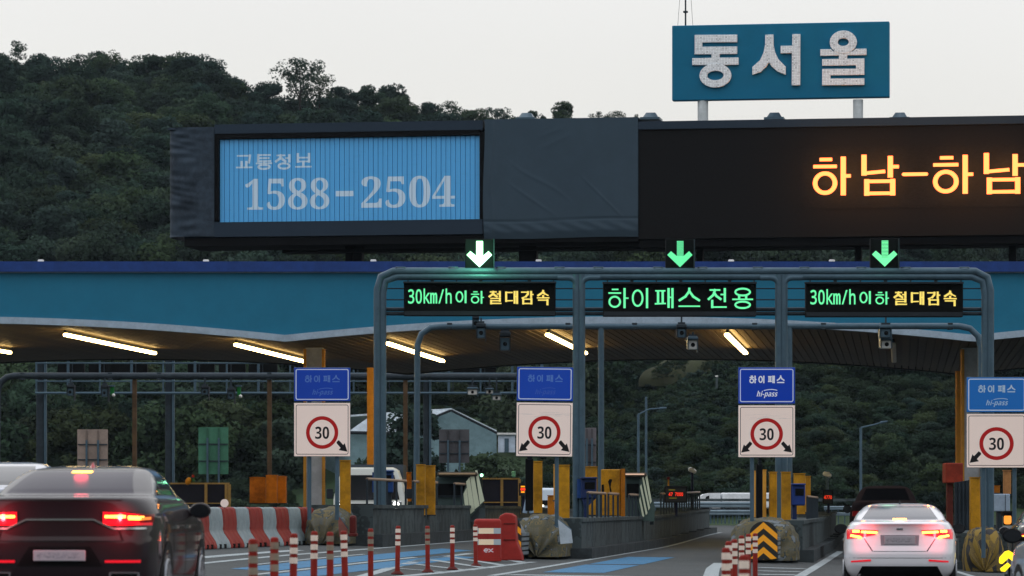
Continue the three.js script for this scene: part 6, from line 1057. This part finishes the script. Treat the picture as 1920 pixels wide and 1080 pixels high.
// --- pale car behind the black one, dark van ahead of the white one, dark car at the right edge, silver car at the lower right corner
const plain = (lit) => ({ glass: [1.205, 0.64, 1.446, 0.5], side: [[[-3.2, 1.2], [-2.45, 1.2], [-2.45, 1.43], [-2.9, 1.43]], [[-2.4, 1.2], [-1.55, 1.2], [-1.75, 1.41], [-2.4, 1.43]]], wheels: [-0.98, -3.85], handles: [-1.6, -2.6], seams: [-1.45, -2.45],
  more(t, C) { lampSet(t, C, [[0.5, 0.9], [0.86, 0.9], [0.86, 1.0], [0.5, 1.0]], [quad(0.56, 0.93, 0.8, 0.97)], lit, 0); mesh('number_plate', rb(0.5, 0.11, 0.02, 0.008, 0, 0.62, 0.055), std(new THREE.Color(1, 1, 1), 0.5, { map: plateTex }), t, false, true); mesh('bumper_valance', C.rear(quad(-0.84, 0.21, 0.84, 0.36), 0.006, 20, 4), M.black, t, false); } });
sedan('car', 'pale silver car behind the black sedan at the left edge', 'car', [xa(-34, 47), gy(xa(-34, 47), 47), -47], 0.02, CA, paint(col(186, 190, 202)), { ...plain(true), sy: 1.09 });
sedan('car', 'dark tall car in the lane ahead of the white sedan', 'car', [xa(1660, 96), gy(xa(1660, 96), 96), -96], lane, CA, paint(col(22, 15, 16), { roughness: 0.9, clearcoat: 0, specularIntensity: 0.03 }), { ...plain(false), sy: 1.33, glassMat: std(col(8, 8, 9), 0.9, { specularIntensity: 0 }) });
sedan('car', 'dark car with one red lamp visible at the right edge beyond the sign pole', 'car', [xa(1988, 74), gy(xa(1988, 74), 74), -74], lane, CA, paint(col(24, 26, 32)), { ...plain(true), sy: 1.06 });
sedan('car', 'silver car cut off at the lower right corner with dark door mirror', 'car', [6.8, gy(6.8, 38), -38.2], 0.045, CA, paint(col(128, 140, 150), { roughness: 0.4 }), { ...plain(false), mirrorMat: M.black, mirrorZ: -3.1, mirrorOut: 0.12, mirrorY: 1.06 });
{ // oncoming white truck with headlights lit
  const D = 112, cx = 693, x = xa(cx, D), y = gy(x, D), t = thing('truck', 'white truck facing the camera with bright headlights beyond the left island', 'truck', [x, y, -D]), w = std(col(222, 226, 220), 0.45);
  const T_ = (gs, n, m) => mesh(n, gs, m, t, false);
  const sh = new THREE.Shape(); [[-1.02, 0.45], [-1.04, 1.1], [-0.96, 1.5], [-0.8, 1.98], [-0.7, 2.04], [0.7, 2.04], [0.8, 1.98], [0.96, 1.5], [1.04, 1.1], [1.02, 0.45]].forEach(([a, b], i) => i ? sh.lineTo(a, b) : sh.moveTo(a, b));
  T_(new THREE.ExtrudeGeometry(sh, { depth: 1.8, bevelEnabled: true, bevelSize: 0.05, bevelThickness: 0.12, bevelSegments: 3 }).translate(0, 0, -1.85), 'cab', w);
  T_(prism([[-0.9, 1.12], [-0.74, 1.86], [0.74, 1.86], [0.9, 1.12]], 0.03, 0.075), 'windscreen', glassDark); T_(bx(1.3, 0.16, 0.05, 0, 0.92, 0.085), 'grille', M.black); T_(rb(2.06, 0.3, 0.24, 0.06, 0, 0.55, 0.04), 'bumper', M.darkGrey);
  T_(bx(1.9, 1.7, 3.4, 0, 1.35, -3.7), 'cargo_bed', std(col(70, 80, 90), 0.7)); for (const s of [-1, 1]) { const l = T_(new THREE.SphereGeometry(0.095, 16, 12).scale(1, 1.15, 0.5).translate(s * 0.8, 0.98 + (s > 0 ? -0.02 : 0), 0.09), 'headlight', glow(6, 6, 5.6)); T_(rb(0.34, 0.2, 0.05, 0.03, s * 0.8, 0.98, 0.055), 'headlight_housing', chrome); const L = new THREE.SpotLight(new THREE.Color(1, 0.97, 0.9), 12, 0, 0.45, 0.7); L.position.set(s * 0.8, 0.98, 0.2); L.target.position.set(s * 0.9, 0.1, 12); L.castShadow = true; L.shadow.radius = 4; L.name = 'lamp_light'; t.add(L, L.target); T_(rb(0.2, 0.3, 0.1, 0.03, s * 1.2, 1.3, -0.15), 'mirror', M.darkGrey); T_(bar(new THREE.Vector3(s * 1, 1.35, -0.15), new THREE.Vector3(s * 1.2, 1.3, -0.15), 0.02, 6), 'mirror_arm', M.darkGrey);
    T_(new THREE.CylinderGeometry(0.36, 0.36, 0.24, 24).rotateZ(Math.PI / 2).translate(s * 0.85, 0.36, -0.7), 'wheel', tyreM); T_(new THREE.CylinderGeometry(0.36, 0.36, 0.24, 24).rotateZ(Math.PI / 2).translate(s * 0.85, 0.36, -4), 'wheel', tyreM); }
}

renderer.render(scene, camera);
